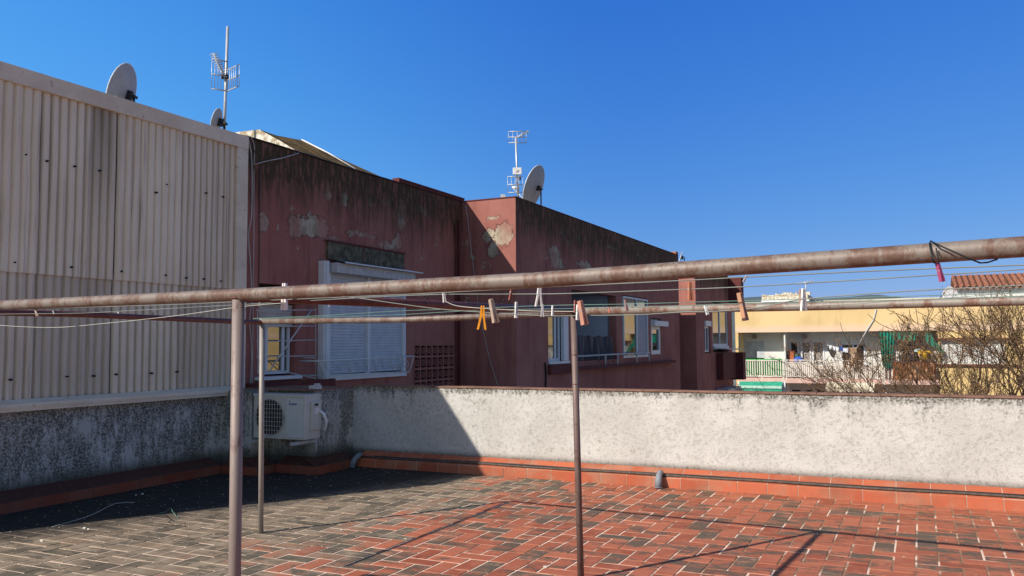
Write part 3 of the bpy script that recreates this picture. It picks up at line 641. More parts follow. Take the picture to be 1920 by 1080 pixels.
# block 2: windows, loggia
box1('dark_room_sheet', M_BLACK, red, -7.62, -7.60, 16.8, 18.2, 1.1, 2.5)
frame_win(red, -7.36, 16.95, 17.75, 1.27, 2.42, .07, [17.5]); box1('window_sill', M_WHITE, red, -7.26, -7.2, 16.93, 18.1, 1.22, 1.275)
box1('window_frame', M_WHITE, red, -7.30, -7.22, 17.78, 18.06, 1.28, 2.42, .004)
box1('sill_band', M_REDD, red, -7.26, -7.17, 16.9, 18.2, 1.0, 1.215)
# loggia room
mb = MB(); lx = -8.9
mb.quad([(lx, 18.2, .5), (lx, 21.7, .5), (lx, 21.7, 3.1), (lx, 18.2, 3.1)]); mb.quad([(lx, 18.2, .5), (-7.45, 18.2, .5), (-7.45, 18.2, 3.1), (lx, 18.2, 3.1)]); mb.quad([(lx, 21.62, .5), (-7.45, 21.62, .5), (-7.45, 21.62, 3.1), (lx, 21.62, 3.1)])
mb.quad([(lx, 18.2, .5), (lx, 21.7, .5), (-7.45, 21.7, .5), (-7.45, 18.2, .5)]); mb.quad([(lx, 18.2, 2.95), (lx, 21.7, 2.95), (-7.45, 21.7, 2.95), (-7.45, 18.2, 2.95)]); mb.build('loggia_lining', plain('loggia_paint', (.36, .37, .41), .8, var=.1), red); MB().quad([(-8.5, 21.6, .6), (-7.5, 21.6, .6), (-7.5, 21.6, 2.94), (-8.5, 21.6, 2.94)]).build('loggia_panel', plain('pale_blue_panel', (.50, .56, .68), .6, var=.05), red)
frame_win(red, -8.88, 18.9, 20.1, 1.6, 2.6, .06, [19.5]); box1('shelf', M_DARKREC, red, -8.85, -8.5, 18.9, 20.2, 1.62, 1.72)
tp = thing('tarpaulin', 'dark charcoal tarpaulin draped over the loggia rail of the red block', 'tarpaulin', (-7.3, 20, 1.3))
mb = MB(); N = 30
for j in range(6):
    for i in range(N):
        def P(i, j):
            y = 18.45+2.9*i/N; t = j/6; return (-7.3+.05*math.sin(i*1.1+j*.2)*(.3+t)+.02*math.sin(i*2.7), y, 1.85-.02*math.sin(i*.9)-t*.62-.03*math.sin(i*.5)*t)
        mb.quad([P(i, j), P(i+1, j), P(i+1, j+1), P(i, j+1)], sm=True)
mb.build('sheet', M_TARP, tp)
mb = MB(); mb.box(-7.24, -7.08, 18.1, 26.9, 1.05, 1.12); mb.build('loggia_ledge', M_REDD, red)
rl = thing('loggia_rail', 'thin grey clothes rail on posts along the ledge of the red block loggia', 'railing', (-7.1, 21, 1.1))
mb = MB(); a = HX(1083, 668, -7.12); b = HX(1218, 661, -7.12); mb.tube([a, b], .022, 6)
mb.build('rail', M_WHITED, rl)
mb = MB()
for x in (1135, 1158, 1194, 1217): p = HX(x, 665, -7.12); MB().tube([p, (p.x, p.y, 1.1)], .02, 6).build('post', M_WHITED, rl)
# glazed bay with roller blind box
frame_win(red, -7.30, 22.12, 24.4, 1.27, 2.62, .06, [23.35], .07); frame_win(red, -7.30, 22.12, 24.4, 2.62, 2.95, .05, [23.35], .07)
frame_win(red, -7.34, 24.8, 25.8, 1.33, 2.2, .12, [], .08); shutter(red, -7.33, 24.8, 25.8, 2.16, 2.42, M_WHITED)
box1('shutter_box', M_WHITE, red, -7.26, -7.1, 24.72, 26.2, 2.18, 2.34, .01)
for (a_, b_) in ((16.9, 18.1), (22, 24.5), (24.6, 26)): box1('dark_room_sheet', M_BLACK, red, -7.64, -7.62, a_, b_, 1.2, 3.0)
box1('bay_panel', M_BLUEW, red, -7.30, -7.255, 23.45, 24.36, 1.33, 2.56)
# block 3
frame_win(red, -7.36, 31.8, 32.7, 1.32, 2.3, .08, [32.25]); box1('shutter_box', M_WHITE, red, -7.30, -7.2, 31.8, 32.75, 2.3, 2.5)
frame_win(red, -7.33, 33.2, 36.05, 1.55, 3.2, .08, [34.6], .06); box1('window_frame', M_WHITE, red, -7.3, -7.2, 33.2, 36.0, 1.42, 1.55)
for (a_, b_) in ((31.6, 32.9), (33.0, 36.2)): box1('dark_room_sheet', M_BLACK, red, -7.64, -7.62, a_, b_, 1.2, 3.4)
mb = MB(); mb.box(-7.40, -6.72, 36.305, 36.9, 3.35, 4.44); mb.build('overhang', M_REDD, red)
mb = MB(); mb.box(-7.38, -6.70, 36.3, 36.9, .13, 1.27); mb.box(-7.24, -6.98, 33.7, 36.28, .22, 1.28); mb.build('balcony_parapet', M_REDD, red)
mb = MB(); mb.tube([HX(1340, 653, -7.0), HX(1392, 655, -6.8)], .03, 6); mb.tube([HX(1385, 655, -6.9), HX(1387, 630, -6.9)], .02, 5); mb.build('balcony_rail', M_WHITED, red)
mb = MB(); a = HX(1345, 735, -7.0); mb.box(-7.2, -6.75, 33.4, 36.0, -.33, -.12); mb.build('folded_awning', M_WHITED, red)
# ---------------------------------------------------------------- AIR CONDITIONER
ac = thing('air_conditioner', 'cream outdoor air conditioning unit with round fan grille on brackets in the shaded corner', 'air conditioner', (-7.5, 8.8, .45))
ax0, ax1, ay0, ay1, az0, az1 = -7.91, -7.06, 8.66, 8.97, .455, 1.02
mb = MB(); mb.box(ax0, ax1, ay0, ay1, az0, az1); mb.build('casing', M_ACW, ac, .012)
mb = MB(); mb.box(ax0-.006, ax1+.006, ay0-.006, ay1+.006, az1-.028, az1+.008); mb.build('lid', M_ACW, ac, .006)
mb = MB(); mb.box(ax0+.55, ax1-.03, ay0-.008, ay0, az0+.03, az1-.045); mb.build('front_panel', M_ACP, ac, .004)
fc = Vector((ax0+.285, ay0-.004, (az0+az1)/2-.005)); fr = .235
mb = MB(); n = 40; mb.quad([fc+Vector((fr*math.cos(2*math.pi*i/n), 0, fr*math.sin(2*math.pi*i/n))) for i in range(n)]); mb.build('fan_opening', M_BLACK, ac)
mb = MB()
for i in range(5):
    a = 2*math.pi*i/5; c = fc+Vector((0, -.003, 0)); u = Vector((math.cos(a), 0, math.sin(a))); v = Vector((-math.sin(a), 0, math.cos(a)))
    mb.quad([c+u*.04, c+u*.2-v*.03, c+u*.21+v*.07, c+u*.05+v*.03])
mb.build('fan_blades', plain('fan_dark_grey', (.04, .045, .05), .5), ac)
mb = MB()
for i in range(-5, 6):
    o_ = i*.043; hh = math.sqrt(max(0, fr*fr-o_*o_)); mb.box(fc.x+o_-.0022, fc.x+o_+.0022, fc.y-.014, fc.y-.010, fc.z-hh, fc.z+hh); 
for i in range(-4, 5):
    o_ = i*.055; hh = math.sqrt(max(0, fr*fr-o_*o_)); mb.box(fc.x-hh, fc.x+hh, fc.y-.0175, fc.y-.0145, fc.z+o_-.0022, fc.z+o_+.0022)
mb.ring(fc+Vector((0, -.012, 0)), (0, 1, 0), fr, .006, 36, 5, 1.03); mb.build('fan_grille', M_ACW, ac)
cu = bpy.data.curves.new('logo_text', 'FONT'); cu.body = 'DAIKIN'; cu.size = .04; cu.extrude = .001
lt = bpy.data.objects.new('logo', cu); COL.objects.link(lt); me = None
dg = bpy.context.evaluated_depsgraph_get(); me = bpy.data.meshes.new_from_object(lt.evaluated_get(dg)); COL.objects.unlink(lt); bpy.data.objects.remove(lt)
M_LOGO = plain('logo_blue', (.01, .09, .28), .4); me.materials.clear(); me.materials.append(M_LOGO)
lt = bpy.data.objects.new('logo', me); COL.objects.link(lt); lt.parent = ac; lt.matrix_parent_inverse = Matrix.Translation(-ac.location)
lt.location = (ax0+.595, ay0-.0105, az1-.125); lt.rotation_euler = (R(90), 0, 0)
MB().quad([(ax0+.60, ay0-.010, az1-.085), (ax0+.625, ay0-.010, az1-.085), (ax0+.60, ay0-.010, az1-.062)]).build('logo_mark', M_LOGO, ac)
mb = MB(); mb.box(ax1, ax1+.03, ay0+.10, ay1-.02, az0+.12, az1-.08); mb.build('service_cover', M_ACW, ac, .006)
mb = MB(); mb.quad([(ax1+.031, ay0+.15, az1-.24), (ax1+.031, ay0+.24, az1-.24), (ax1+.031, ay0+.24, az1-.17), (ax1+.031, ay0+.15, az1-.17)]); mb.build('sticker', M_RIM, ac)
mb = MB(); mb.quad([(ax1+.032, ay0+.15, az1-.14), (ax1+.032, ay0+.22, az1-.14), (ax1+.032, ay0+.22, az1-.11), (ax1+.032, ay0+.15, az1-.11)]); mb.build('rating_plate', M_BLACK, ac)
for x in (ax0+.04, ax1-.12):
    mb = MB(); mb.box(x, x+.035, ay0-.14, 9.02, az0-.055, az0-.018)
    mb.box(x+.001, x+.034, 8.99, 9.019, az0-.12, az0+.3); mb.build('bracket', M_WHITED, ac)
mb = MB()
for k in range(2): mb.tube([(ax1+.03, ay1-.07, az1-.2), (ax1+.08, ay1-.05+.02*k, az1-.24), (ax1+.11+.02*k, ay1-.03, az1-.34), (ax1+.08, ay1, az1-.45), (ax1+.02, ay1+.03, az1-.48)], .013, 7)
mb.build('insulated_pipes', M_RIM, ac)
mb = MB(); mb.box(-7.28, -7.14, 9.0, 9.1, 1.08, 1.13); mb.box(-7.20, -7.15, 9.0, 9.08, 1.13, 1.155); tag(mb.build('junction_box', M_WHITED, bev=.006), 'small pale junction box lying on the parapet top behind the air conditioner', 'junction box')

# ================================================================= DISHES AND AERIALS
def dish(name, c, rad, nrm, label, mast_z, arm=True, tilt_mount=True, hs=1.0):
    c = Vector(c); nrm = Vector(nrm).normalized(); t = thing(name, label, 'satellite dish', (c.x, c.y, mast_z))
    u = Vector((0, 0, 1)).cross(nrm).normalized(); v = nrm.cross(u).normalized(); mb = MB(); n, m = 28, 6
    P = lambda i, j: c+u*rad*hs*(j/m)*math.cos(2*math.pi*i/n)+v*rad*1.08*(j/m)*math.sin(2*math.pi*i/n)+nrm*(.16*rad*((j/m)**2-1))*1.3
    for j in range(m):
        for i in range(n):
            q = [P(i, j), P(i+1, j), P(i+1, j+1), P(i, j+1)]; mb.quad(q if j else q[1:] if False else [P(0, 0), P(i+1, 1), P(i, 1)] if j == 0 else q, sm=True)
    mb.build('reflector', M_DISH, t)
    MB().tube([P(i, m)+nrm*.003 for i in range(n+1)], rad*.022, 5, False).build('rim', M_RIM, t)
    b = c-nrm*rad*.22; mb = MB(); mb.obox(b-nrm*.03, u*.03, v*.06, nrm*.03); 
    if tilt_mount: mb.tube([b-nrm*.08, Vector((b.x, b.y, b.z-.06))-nrm*.09, Vector((b.x, b.y, mast_z))-nrm*.09], .016, 7); mb.obox(b-nrm*.10, u*.045, v*.018, nrm*.02)
    mb.build('mount', M_BLACK, t)
    if arm:
        f = c-v*rad*.9+nrm*.0; e = c+nrm*rad*1.15-v*rad*.35
        MB().tube([f, e], .014, 6).build('feed_arm', M_GALV, t); MB().tube([e, e-nrm*.12+v*.03], .03, 8).build('receiver_head', M_RIM, t)
    return t
dish('satellite_dish', HX(228, 175, -9.4), .37, (-.90, -.44, .28), 'grey satellite dish seen from behind on the roof of the corrugated block', 4.58, arm=False, hs=1.0)
_c = HX(229, 158, -9.4)
dish('satellite_dish', HX(406, 228, -9.5), .19, (-.93, -.30, .25), 'smallest grey satellite dish beside the tall mast on the left roof', 4.58, arm=False, hs=.8)
dish('satellite_dish', HX(1001, 350, -7.75), .46, (-.90, .06, .34), 'large grey satellite dish tilted back at the roof corner of the red block', 4.6, hs=.88)
dish('satellite_dish', HX(1276, 482, -7.6), .20, (-.9, -.3, .3), 'tiny satellite dish at the far end of the red block roof', 4.6, arm=False)
box1('brick_stub', plain('old_brick', (.35, .15, .1), .9), red, -8.1, -7.4, 28.4, 28.7, 4.5, 4.78)

def aerial(name, label, base, top, panels, yagi=None, box=None):
    base, top = Vector(base), Vector(top); t = thing(name, label, 'aerial', base)
    MB().tube([base, top], .022, 8).build('mast', M_GALV, t)
    for (c, au, av, nb) in panels:      # grid reflector: centre, half width vec, half height vec, bars
        c, au, av = Vector(c), Vector(au), Vector(av); mb = MB()
        for i in range(nb): s = -1+2*i/(nb-1); mb.tube([c+au*s-av, c+au*s+av], .006, 4)
        for s in (-1, 0, 1): mb.tube([c-au+av*s, c+au+av*s], .010, 4)
        mb.build('reflector_grid', M_GALV, t)
    if yagi:
        a, b, nn, wd = yagi; a, b = Vector(a), Vector(b); mb = MB(); mb.tube([a, b], .011, 5); d = (b-a).normalized(); s = d.cross(Vector((0, 0, 1))).normalized(); uu = s.cross(d)
        for i in range(nn):
            p = a.lerp(b, i/(nn-1)); mb.tube([p-s*wd-uu*wd*.6, p+s*wd+uu*wd*.6], .0055, 4); mb.tube([p+s*wd-uu*wd*.6, p-s*wd+uu*wd*.6], .0055, 4)
        mb.build('boom', M_GALV, t)
    if box: MB().obox(*box).build('dipole_box', M_BLACK, t)
    return t
Xa = -9.5; b0 = HX(420, 240, Xa); t0 = HX(427, 50, Xa); pc = HX(423, 145, Xa)
view = Vector((fw[0], fw[1], 0)).normalized(); sd_ = Vector((rt[0], rt[1], 0)).normalized()
l1, l2 = HX(400, 150, Xa)-pc, HX(450, 143, Xa)-pc
aerial('tv_aerial', 'tall mast with a grid reflector television aerial on the left roof', (b0.x, b0.y, 4.57), t0,
       [(pc+(HX(411, 140, Xa)-pc)+view*.02, sd_*.10+view*.06, Vector((0, 0, .23)), 6), (pc+(HX(437, 145, Xa)-pc)+view*.02, sd_*.11-view*.06+Vector((0, 0, .02)), Vector((0, 0, .17)), 7)],
       (pc-view*.05, HX(406, 106, Xa)-view*.12, 11, .06), (pc-view*.03, sd_*.05, view*.03, Vector((0, 0, .03))))
Xb = -7.6; b0 = HX(972, 374, Xb); t0 = HX(967, 258, Xb); pc = HX(970, 257, Xb); pl = HX(968, 345, Xb)
aerial('tv_aerial', 'slim mast with two small aerials and a white panel behind the red block corner', (b0.x, b0.y, 4.57), t0,
       [(pc+sd_*.0, sd_*.19, Vector((0, 0, .12)), 5), (HX(966, 346, Xb), sd_*.16, Vector((0, 0, .17)), 5)],
       (pc, pc+Vector((.10, .1, .13))+sd_*.1, 8, .04), (HX(975, 335, Xb)+Vector((.0, .0, 0)), sd_*.0+view*.02, sd_*.02, Vector((0, 0, .03))))
q = HX(970, 322, Xb); wa = thing('panel_antenna', 'white rectangular panel antenna clamped halfway up the slim mast', 'antenna', q)
mb = MB(); mb.obox(q-view*.05, sd_*.095, view*.03, Vector((0, 0, .075))); mb.build('housing', M_RIM, wa, .01); MB().obox(q-view*.085, sd_*.03+Vector((0, 0, .02)), view*.004, Vector((0, 0, .01))-sd_*.01).build('badge', M_DISH, wa)
q = HX(943, 368, -7.9); lb = thing('roof_bracket', 'small white lamp like bracket on the roof edge left of the slim mast', 'bracket', q)
mb = MB(); mb.tube([q+Vector((0, 0, -.12)), q+Vector((0, 0, .02))], .02, 6); mb.tube([q+sd_*.12-Vector((0, 0, .12)), q], .025, 6); mb.build('arm', M_RIM, lb); MB().obox(q, sd_*.05, view*.04, Vector((0, 0, .035))).build('head', M_WHITED, lb)

# ================================================================= CLOTHES FRAME
frm = thing('drying_frame', 'rusty steel pipe drying frame of posts and beams standing on the terrace', 'drying frame', (-2.5, 4, 0))
def beam_pts(y0, xa, xb, z, k=-.1, n=14, wob=.004):
    return [(xa+(xb-xa)*i/n, y0+k*(xa+(xb-xa)*i/n), z+wob*math.sin(i*1.7)) for i in range(n+1)]
def nearY(X): return 2.39-.1*X
A0 = HL(-140, 579, 2.39); A1 = HL(447, 553, 2.39); A2 = HL(1000, 525.5, 2.39); A3 = HL(1920, 462.5, 2.39)
A4 = A3+(A3-A2)*1.2
MB().tube([A0, A0.lerp(A1, .5), A1, A2, A3, A4], .0255, 20).build('near_beam', M_PIPE1, frm)
PB = Vector((-5.33, 5.93, 1.86)); PC = Vector((-2.24, 5.70, 1.875))
MB().tube([PB+Vector((0, 0, .01)), PB.lerp(PC, .5)+Vector((0, 0, -.012)), HY(1075, 587, 5.70)], .0235, 16).build('rear_beam', M_PIPE1, frm)
e = HY(1920, 564, 5.42); m_ = HY(1500, 575, 5.58); s_ = HY(1083, 583.5, 5.69)
MB().tube([s_, m_, e, e+(e-m_)*1.5], .026, 16).build('rear_beam', M_PIPE2, frm)
MB().tube([PB+Vector((0, .02, .0)), HX(150, 589.5, -5.33)*1.0, HX(0, 586, -5.33), HX(-150, 579, -5.33)], .021, 14).build('cross_beam', M_PIPE3, frm)
MB().tube([A1+Vector((.02, .02, -.005)), A1.lerp(HY(1075, 584, 5.69), .5)+Vector((0, 0, .0)), HY(1075, 582, 5.69)], .023, 14).build('cross_beam', M_PIPE3, frm)
def post(xt, yt, xb, yb, Y, r, m, zb=None):
    a = HY(xt, yt, Y); b = HY(xb, yb, Y); d = (b-a)/(b.z-a.z); f = a+d*(-a.z)+d*.0; f.z = -.005
    MB().tube([a, a.lerp(f, .5), f], r, 18).build('post', m, frm); return f
fA = post(447, 556, 440, 1080, 2.64, .0245, M_POST)
fB = post(491.5, 597, 489, 1000, 5.93, .0225, M_POSTG)
fC = post(1075.5, 588, 1089, 1080, 5.70, .0235, M_POSTC)
mb = MB(); a_ = HY(447, 559, 2.64); mb.ring(a_, (0, 0, 1), .025, .005, 14, 5, 1.1); mb.ring(HY(491.5, 601, 5.93), (0, 0, 1), .023, .004, 12, 5, 1.1)
for yy in (665, 720): mb.ring(HY(1076+(yy-588)*.0275, yy, 5.7), (0, 0, 1), .0262, .0018, 14, 4, 1.1)
mb.build('weld_seam', M_PIPE3, frm)
mb = MB(); P0, P1 = A1, HY(1075, 582, 5.69)
for t in (.30, .42, .55, .68, .8, .92): p = P0.lerp(P1, t); mb.ring(p+Vector((0, 0, .033)), (0.2, 1, 0), .012, .003, 10, 4, 1.1)
P0, P1 = HX(0, 586, -5.33), PB
for t in (.1, .3, .5, .7, .88): p = P0.lerp(P1, t); mb.ring(p+Vector((0, 0, .031)), (0.2, 1, 0), .012, .003, 10, 4, 1.1)
mb.build('eye_hook', M_BLACK, frm)

# ---- wires
GW = 'plastic clothes lines strung across the pipe frame'
def wire(name, pts, Y0, mat, label, r=.0019, ext=True):
    P = [HL(x, y, Y0) for x, y in pts]
    if ext: P.append(P[-1]+(P[-1]-P[-2])*.8)
    Q = []
    for i in range(len(P)-1):
        p0, p1, p2, p3 = P[max(0, i-1)], P[i], P[i+1], P[min(len(P)-1, i+2)]
        for k in range(6):
            t = k/6; Q.append(.5*((2*p1)+(p2-p0)*t+(2*p0-5*p1+4*p2-p3)*t*t+(3*p1-p0-3*p2+p3)*t**3))
    Q.append(P[-1]); return tag(MB().tube(Q, r, 6).build('clothes_line', mat), label, 'clothes line', GW)
W1 = [(-60, 584), (0, 581), (300, 572), (437, 566), (740, 553), (880, 546), (1030, 538), (1280, 526), (1392, 520), (1640, 508), (1920, 497)]
W2 = [(-60, 590), (0, 589), (130, 587.5), (200, 585), (437, 572), (560, 565), (700, 557), (830, 552), (955, 551.5), (1060, 550.5), (1200, 545.5), (1390, 538), (1640, 523), (1920, 505)]
W3 = [(-60, 604), (0, 610), (100, 614), (200, 606), (330, 592), (437, 577), (520, 569), (620, 566)]
W4 = [(625, 555), (680, 560), (750, 570), (830, 580), (900, 585), (1020, 592), (1100, 591.5), (1200, 590), (1280, 585), (1340, 584), (1420, 577), (1500, 562), (1640, 550), (1790, 541), (1920, 535)]
W5 = [(837, 566), (860, 574), (920, 579), (1000, 583), (1083, 584)]
W6 = [(475, 597), (600, 592), (750, 583), (870, 579), (1020, 573), (1180, 570), (1390, 564), (1680, 556), (1920, 549)]
W7 = [(475, 598), (620, 594), (750, 590), (900, 582), (1190, 576), (1390, 569), (1640, 564), (1920, 555)]
W8 = [(1400, 579), (1500, 575), (1620, 569), (1680, 563), (1760, 560), (1920, 547)]
wire('w', W1, 2.52, M_WIRED, 'uppermost thin clothes line just below the near rusty pipe')
wire('w', W2, 2.76, M_WIRED, 'second clothes line below the near pipe, just under the uppermost one')
wire('w', W3, 3.5, M_WIRE, 'pale slack clothes line dipping below the pipes at far left', .0018, False)
wire('w', W4, 2.98, M_WIRED, 'sagging clothes line that carries the orange peg', .0021)
wire('w', W5, 3.84, M_WIRE, 'short pale twisted line ending at the middle post', .0018, False)
wire('w', W6, 4.2, M_WIREG, 'upper of the two green lines near the rear pipe')
wire('w', W7, 4.45, M_WIREG, 'lower of the two green lines just above the rear pipe')
wire('w', W8, 4.9, M_WIRED, 'dark line crossing the rear pipe at far right', .0018)
# black cable slung round the near beam
cp = [(1742, 478), (1748, 455), (1758, 457), (1790, 474), (1830, 489), (1850, 493), (1862, 489), (1870, 486)]
P = [HL(x, y, 2.36) for x, y in cp]; P = [HL(1752, 494, 2.35), HL(1747, 480, 2.35), HL(1743, 457, 2.365), HL(1745, 452, 2.39), HL(1757, 458, 2.35), HL(1790, 473, 2.35), HL(1815, 484, 2.35), HL(1838, 493, 2.36), HL(1852, 492, 2.37), HL(1870, 486, 2.39)]
tag(MB().tube(P, .0022, 6).build('black_cable', M_BLACK), 'black cable looped over the near pipe above the pink peg', 'cable')
P = [HL(1755, 465, 2.355), HL(1758, 478, 2.352), HL(1760, 490, 2.355), HL(1757, 495, 2.355), HL(1754, 491, 2.355)]
tag(MB().tube(P, .0018, 6).build('wire_hook', M_BLACK), 'short twisted wire hook on the near pipe holding the pink peg', 'hook')

# ---- pegs
peg_pts = None
GP = 'clothes pegs clipped on the lines'
def peg(xt, yt, xb, yb, Y0, col, label, yaw=20, wd=.16, spread=.08, name='clothes_peg'):
    a = HL(xt, yt, Y0); b = HL(xb, yb, Y0); L = (a-b).length; zz = (a-b).normalized()
    t = thing(name, label, 'clothes peg', a, GP)
    side0 = Vector((.995, -.1, 0)); side0 = (side0-zz*side0.dot(zz)).normalized(); nrm = zz.cross(side0)
    q = R(yaw); sx = side0*math.cos(q)+nrm*math.sin(q); ny = zz.cross(sx)       # sx: direction legs are stacked in, ny: width direction
    c = (a+b)/2; mat = plain('peg_'+'%.2f_%.2f_%.2f' % col, col, .6, var=.15, scale=30)
    th = L*.05; w2_ = L*wd*.33
    for s in (-1, 1):
        m = MB(); piv = c+zz*L*.08
        top = a+sx*s*th*.9; mid = piv+sx*s*th*1.05; bot = b+sx*s*(th*1.1+L*spread*.6)
        for p, r_, k1, k2 in ((top, mid, .6, 1.0), (mid, bot, 1.0, .8)):
            d = p-r_; m.v += [tuple(x) for x in (p-sx*th*k1*.8-ny*w2_, p+sx*th*k1*.8-ny*w2_, p+sx*th*k1*.8+ny*w2_, p-sx*th*k1*.8+ny*w2_, r_-sx*th*k2-ny*w2_, r_+sx*th*k2-ny*w2_, r_+sx*th*k2+ny*w2_, r_-sx*th*k2+ny*w2_)]
            n_ = len(m.v)-8
            for f in ((0, 1, 2, 3), (4, 7, 6, 5), (0, 4, 5, 1), (1, 5, 6, 2), (2, 6, 7, 3), (3, 7, 4, 0)): m.f.append(tuple(n_+i for i in f)); m.a.append(0.); m.sm.append(False)
        m.build('leg', mat, t)
    m = MB(); piv = c+zz*L*.08
    for s in (-1, 0, 1): m.ring(piv+ny*w2_*s*.8, ny, th*2.1, th*.30, 10, 4, 1.1)
    m.build('spring', M_BLACK if col[0] > .5 and col[2] < .1 else M_GALV, t); return t
WD = (.42, .22, .13); WDL = (.40, .29, .22); WH = (.72, .70, .66); GR = (.42, .40, .42); BR = (.26, .09, .07)
peg(905, 573, 903, 618, 2.98, (.85, .33, .02), 'orange yellow plastic peg hanging on the sagging line', 35, .34, .17)
peg(920, 561, 930, 605, 2.96, WDL, 'pale wooden peg tilted just right of the orange peg', 70, .24)
peg(960, 538, 957, 563, 2.76, BR, 'reddish brown peg on the second line between pale wooden and long white pegs', 60, .26)
peg(968, 566, 968, 596, 3.3, (.60, .58, .55), 'narrow off white peg right of the pale wooden peg', 80, .16)
peg(1011.5, 535, 1010, 575, 2.64, WH, 'long bright white peg on the two upper lines near mid frame', 50, .16, .16)
peg(1017, 570, 1017, 594, 2.98, GR, 'grey white double leg peg directly below the long white peg', 15, .22)
peg(1036, 573, 1036, 592, 3.6, WH, 'small white peg between the double leg peg and the middle post', 80, .22)
peg(1078, 563, 1079, 586, 3.84, BR, 'short dark brown peg touching the top of the middle post', 75, .22)
peg(1083, 571, 1083, 600, 2.98, WH, 'slim white peg squeezed between two brown pegs at the middle post', 80, .16)
peg(1087, 564, 1097, 609, 2.95, (.44, .21, .15), 'large reddish wooden peg hanging at the middle post', 70, .30)
peg(1141, 576, 1144, 586, 4.6, (.50, .16, .12), 'small red peg lying against the rear pipe', 60, .5)
peg(1172, 562, 1176, 583, 4.4, (.34, .20, .20), 'dull mauve peg in front of the glazed bay', 60, .2)
peg(1321, 573, 1327, 590, 3.1, (.62, .66, .66), 'small pale blue white peg tilted on the sagging line left of the large wooden peg', 50, .3)
peg(1293, 528, 1295, 563, 2.76, (.42, .16, .09), 'rust coloured peg in front of the sunlit recess of the red block', 50, .26)
peg(1386, 549, 1398, 601, 2.62, WD, 'large plain wooden peg hanging diagonally before the yellow building corner', 78, .22, .04)
peg(1400, 516, 1394, 529, 2.52, GR, 'small grey peg on the uppermost line beside the red block edge', 40, .35)
peg(1506, 541, 1507, 583, 3.2, WH, 'tall white peg on the right side in front of the pale rooftop wall', 60, .16, .14)
peg(1500, 543, 1503, 572, 3.22, (.36, .20, .15), 'brown wooden peg clipped just left of the tall white peg', 75, .2)
peg(1757, 492, 1767, 528, 2.36, (.34, .06, .14), 'faded pink peg hanging from the near pipe at right', 60, .26)
peg(831, 545, 834, 567, 2.74, (.66, .62, .56), 'cream peg on the upper lines right of the double shutter', 60, .22)
peg(534, 531, 533, 581, 2.48, (.74, .70, .68), 'white double leg peg clamped over the near pipe right of the front post', 8, .20, .05)
peg(487, 563, 486, 574, 2.80, WH, 'tiny white peg just right of the front post', 50, .3)
peg(617, 569, 617, 575, 3.2, WH, 'tiniest white peg in front of the double shutter', 50, .6)
peg(66, 582, 70, 593, 3.0, (.62, .45, .35), 'weathered beige peg on the lines at far left', 50, .35)
peg(99, 582, 101, 589, 3.2, (.66, .68, .66), 'small white peg with green knot right of the weathered beige peg', 50, .35)
peg(221, 585, 225, 593, 4.0, (.70, .70, .68), 'pair of small white prongs clipped on the left dark red beam', 15, .3)

# ================================================================= SMALL THINGS ON THE TERRACE
mb = MB(); P = [(x, 9.705+.006*math.sin(x*2.1)+.004*math.sin(x*7), .138+.003*math.sin(x*3.3)) for x in np.arange(-6.95, 9, .25)]
mb.tube(P, .0135, 8); tag(mb.build('hose', M_HOSE), 'dusty black hose laid along the tiled kerb of the parapet', 'hose')
mb = MB(); P = [(x, 9.745+.008*math.sin(x*1.3+1), .148+.003*math.sin(x*2.3)) for x in np.arange(-6.75, 9, .25)]
mb.tube(P, .009, 7); tag(mb.build('electric_cable', M_BLACK), 'thin black electric cable laid directly behind the dusty hose on the kerb', 'cable')
def elbow(x, y, label, lean):
    t = thing('drain_elbow', label, 'drain pipe', (x, y, 0), 'grey plastic drain elbows at the kerb')
    MB().tube([(x, y+.06, .17), (x, y+.02, .165), (x-lean*.2, y-.025, .14), (x-lean*.6, y-.055, .09), (x-lean, y-.06, .015)], [.03, .033, .036, .040, .042], 14).build('elbow', M_PVC, t)
    MB().ring((x-lean, y-.06, .017), (0, 0, 1), .042, .004, 16, 5, 1.08).build('socket_rim', M_PVC, t)
elbow(-2.75, 9.64, 'grey plastic drain elbow poking through the sunlit kerb', .0)
elbow(-6.93, 9.62, 'bluish grey drain elbow in the shaded corner of the kerb', .06)
def floorwire(pts, r, mat, label):
    P = [H(x, y, 2, z) for x, y, z in pts]; tag(MB().tube(P, r, 5).build('stray_wire', mat), label, 'wire')
floorwire([(98, 988, .006), (130, 979, .006), (160, 970, .02), (182, 961, .03), (200, 951, .03), (216, 944, .02), (236, 942, .006), (252, 942, .006)], .004, M_CABLE, 'long pale wire curving across the shaded floor at left')
floorwire([(298, 963, .006), (310, 960, .01), (321, 952, .05), (323, 958, .03), (329, 966, .01), (335, 972, .006)], .0035, M_WIREG, 'short bent green wire scrap at the shadow edge')
floorwire([(309, 965, .006), (322, 975, .02), (316, 979, .01), (330, 986, .006), (348, 981, .02), (346, 988, .006)], .003, M_BLACK, 'dark tangled wire scrap beside the green wire scrap')
rr = random.Random(3); mb = MB()
for i in range(520):
    x = rr.uniform(-8.0, 3.0); y = rr.uniform(3.8, 9.6)
    if rr.random() < .7: x = -8.15+abs(rr.gauss(0, 1.5))
    s = rr.uniform(.002, .006); mb.obox((x, y, .004), (s, s*.3, 0), (-s*.3, s*.7, 0), (0, 0, s*.5))
tag(mb.build('grit', plain('pale_grit', (.5, .45, .33), .9)), kind='stuff')
mb = MB()
for (x, y, s) in [(267, 926, .02), (255, 928, .012), (158, 990, .018), (78, 1014, .018), (165, 992, .012), (1022, 1063, .02), (760, 1010, .008), (640, 993, .01)]:
    p = H(x, y, 2, .008); mb.obox(p, (s*.6, s*.25, 0), (-s*.2, s*.35, .002), (0, 0, s*.25))
tag(mb.build('plaster_crumbs', plain('plaster_crumb', (.68, .64, .55), .9)), kind='stuff')

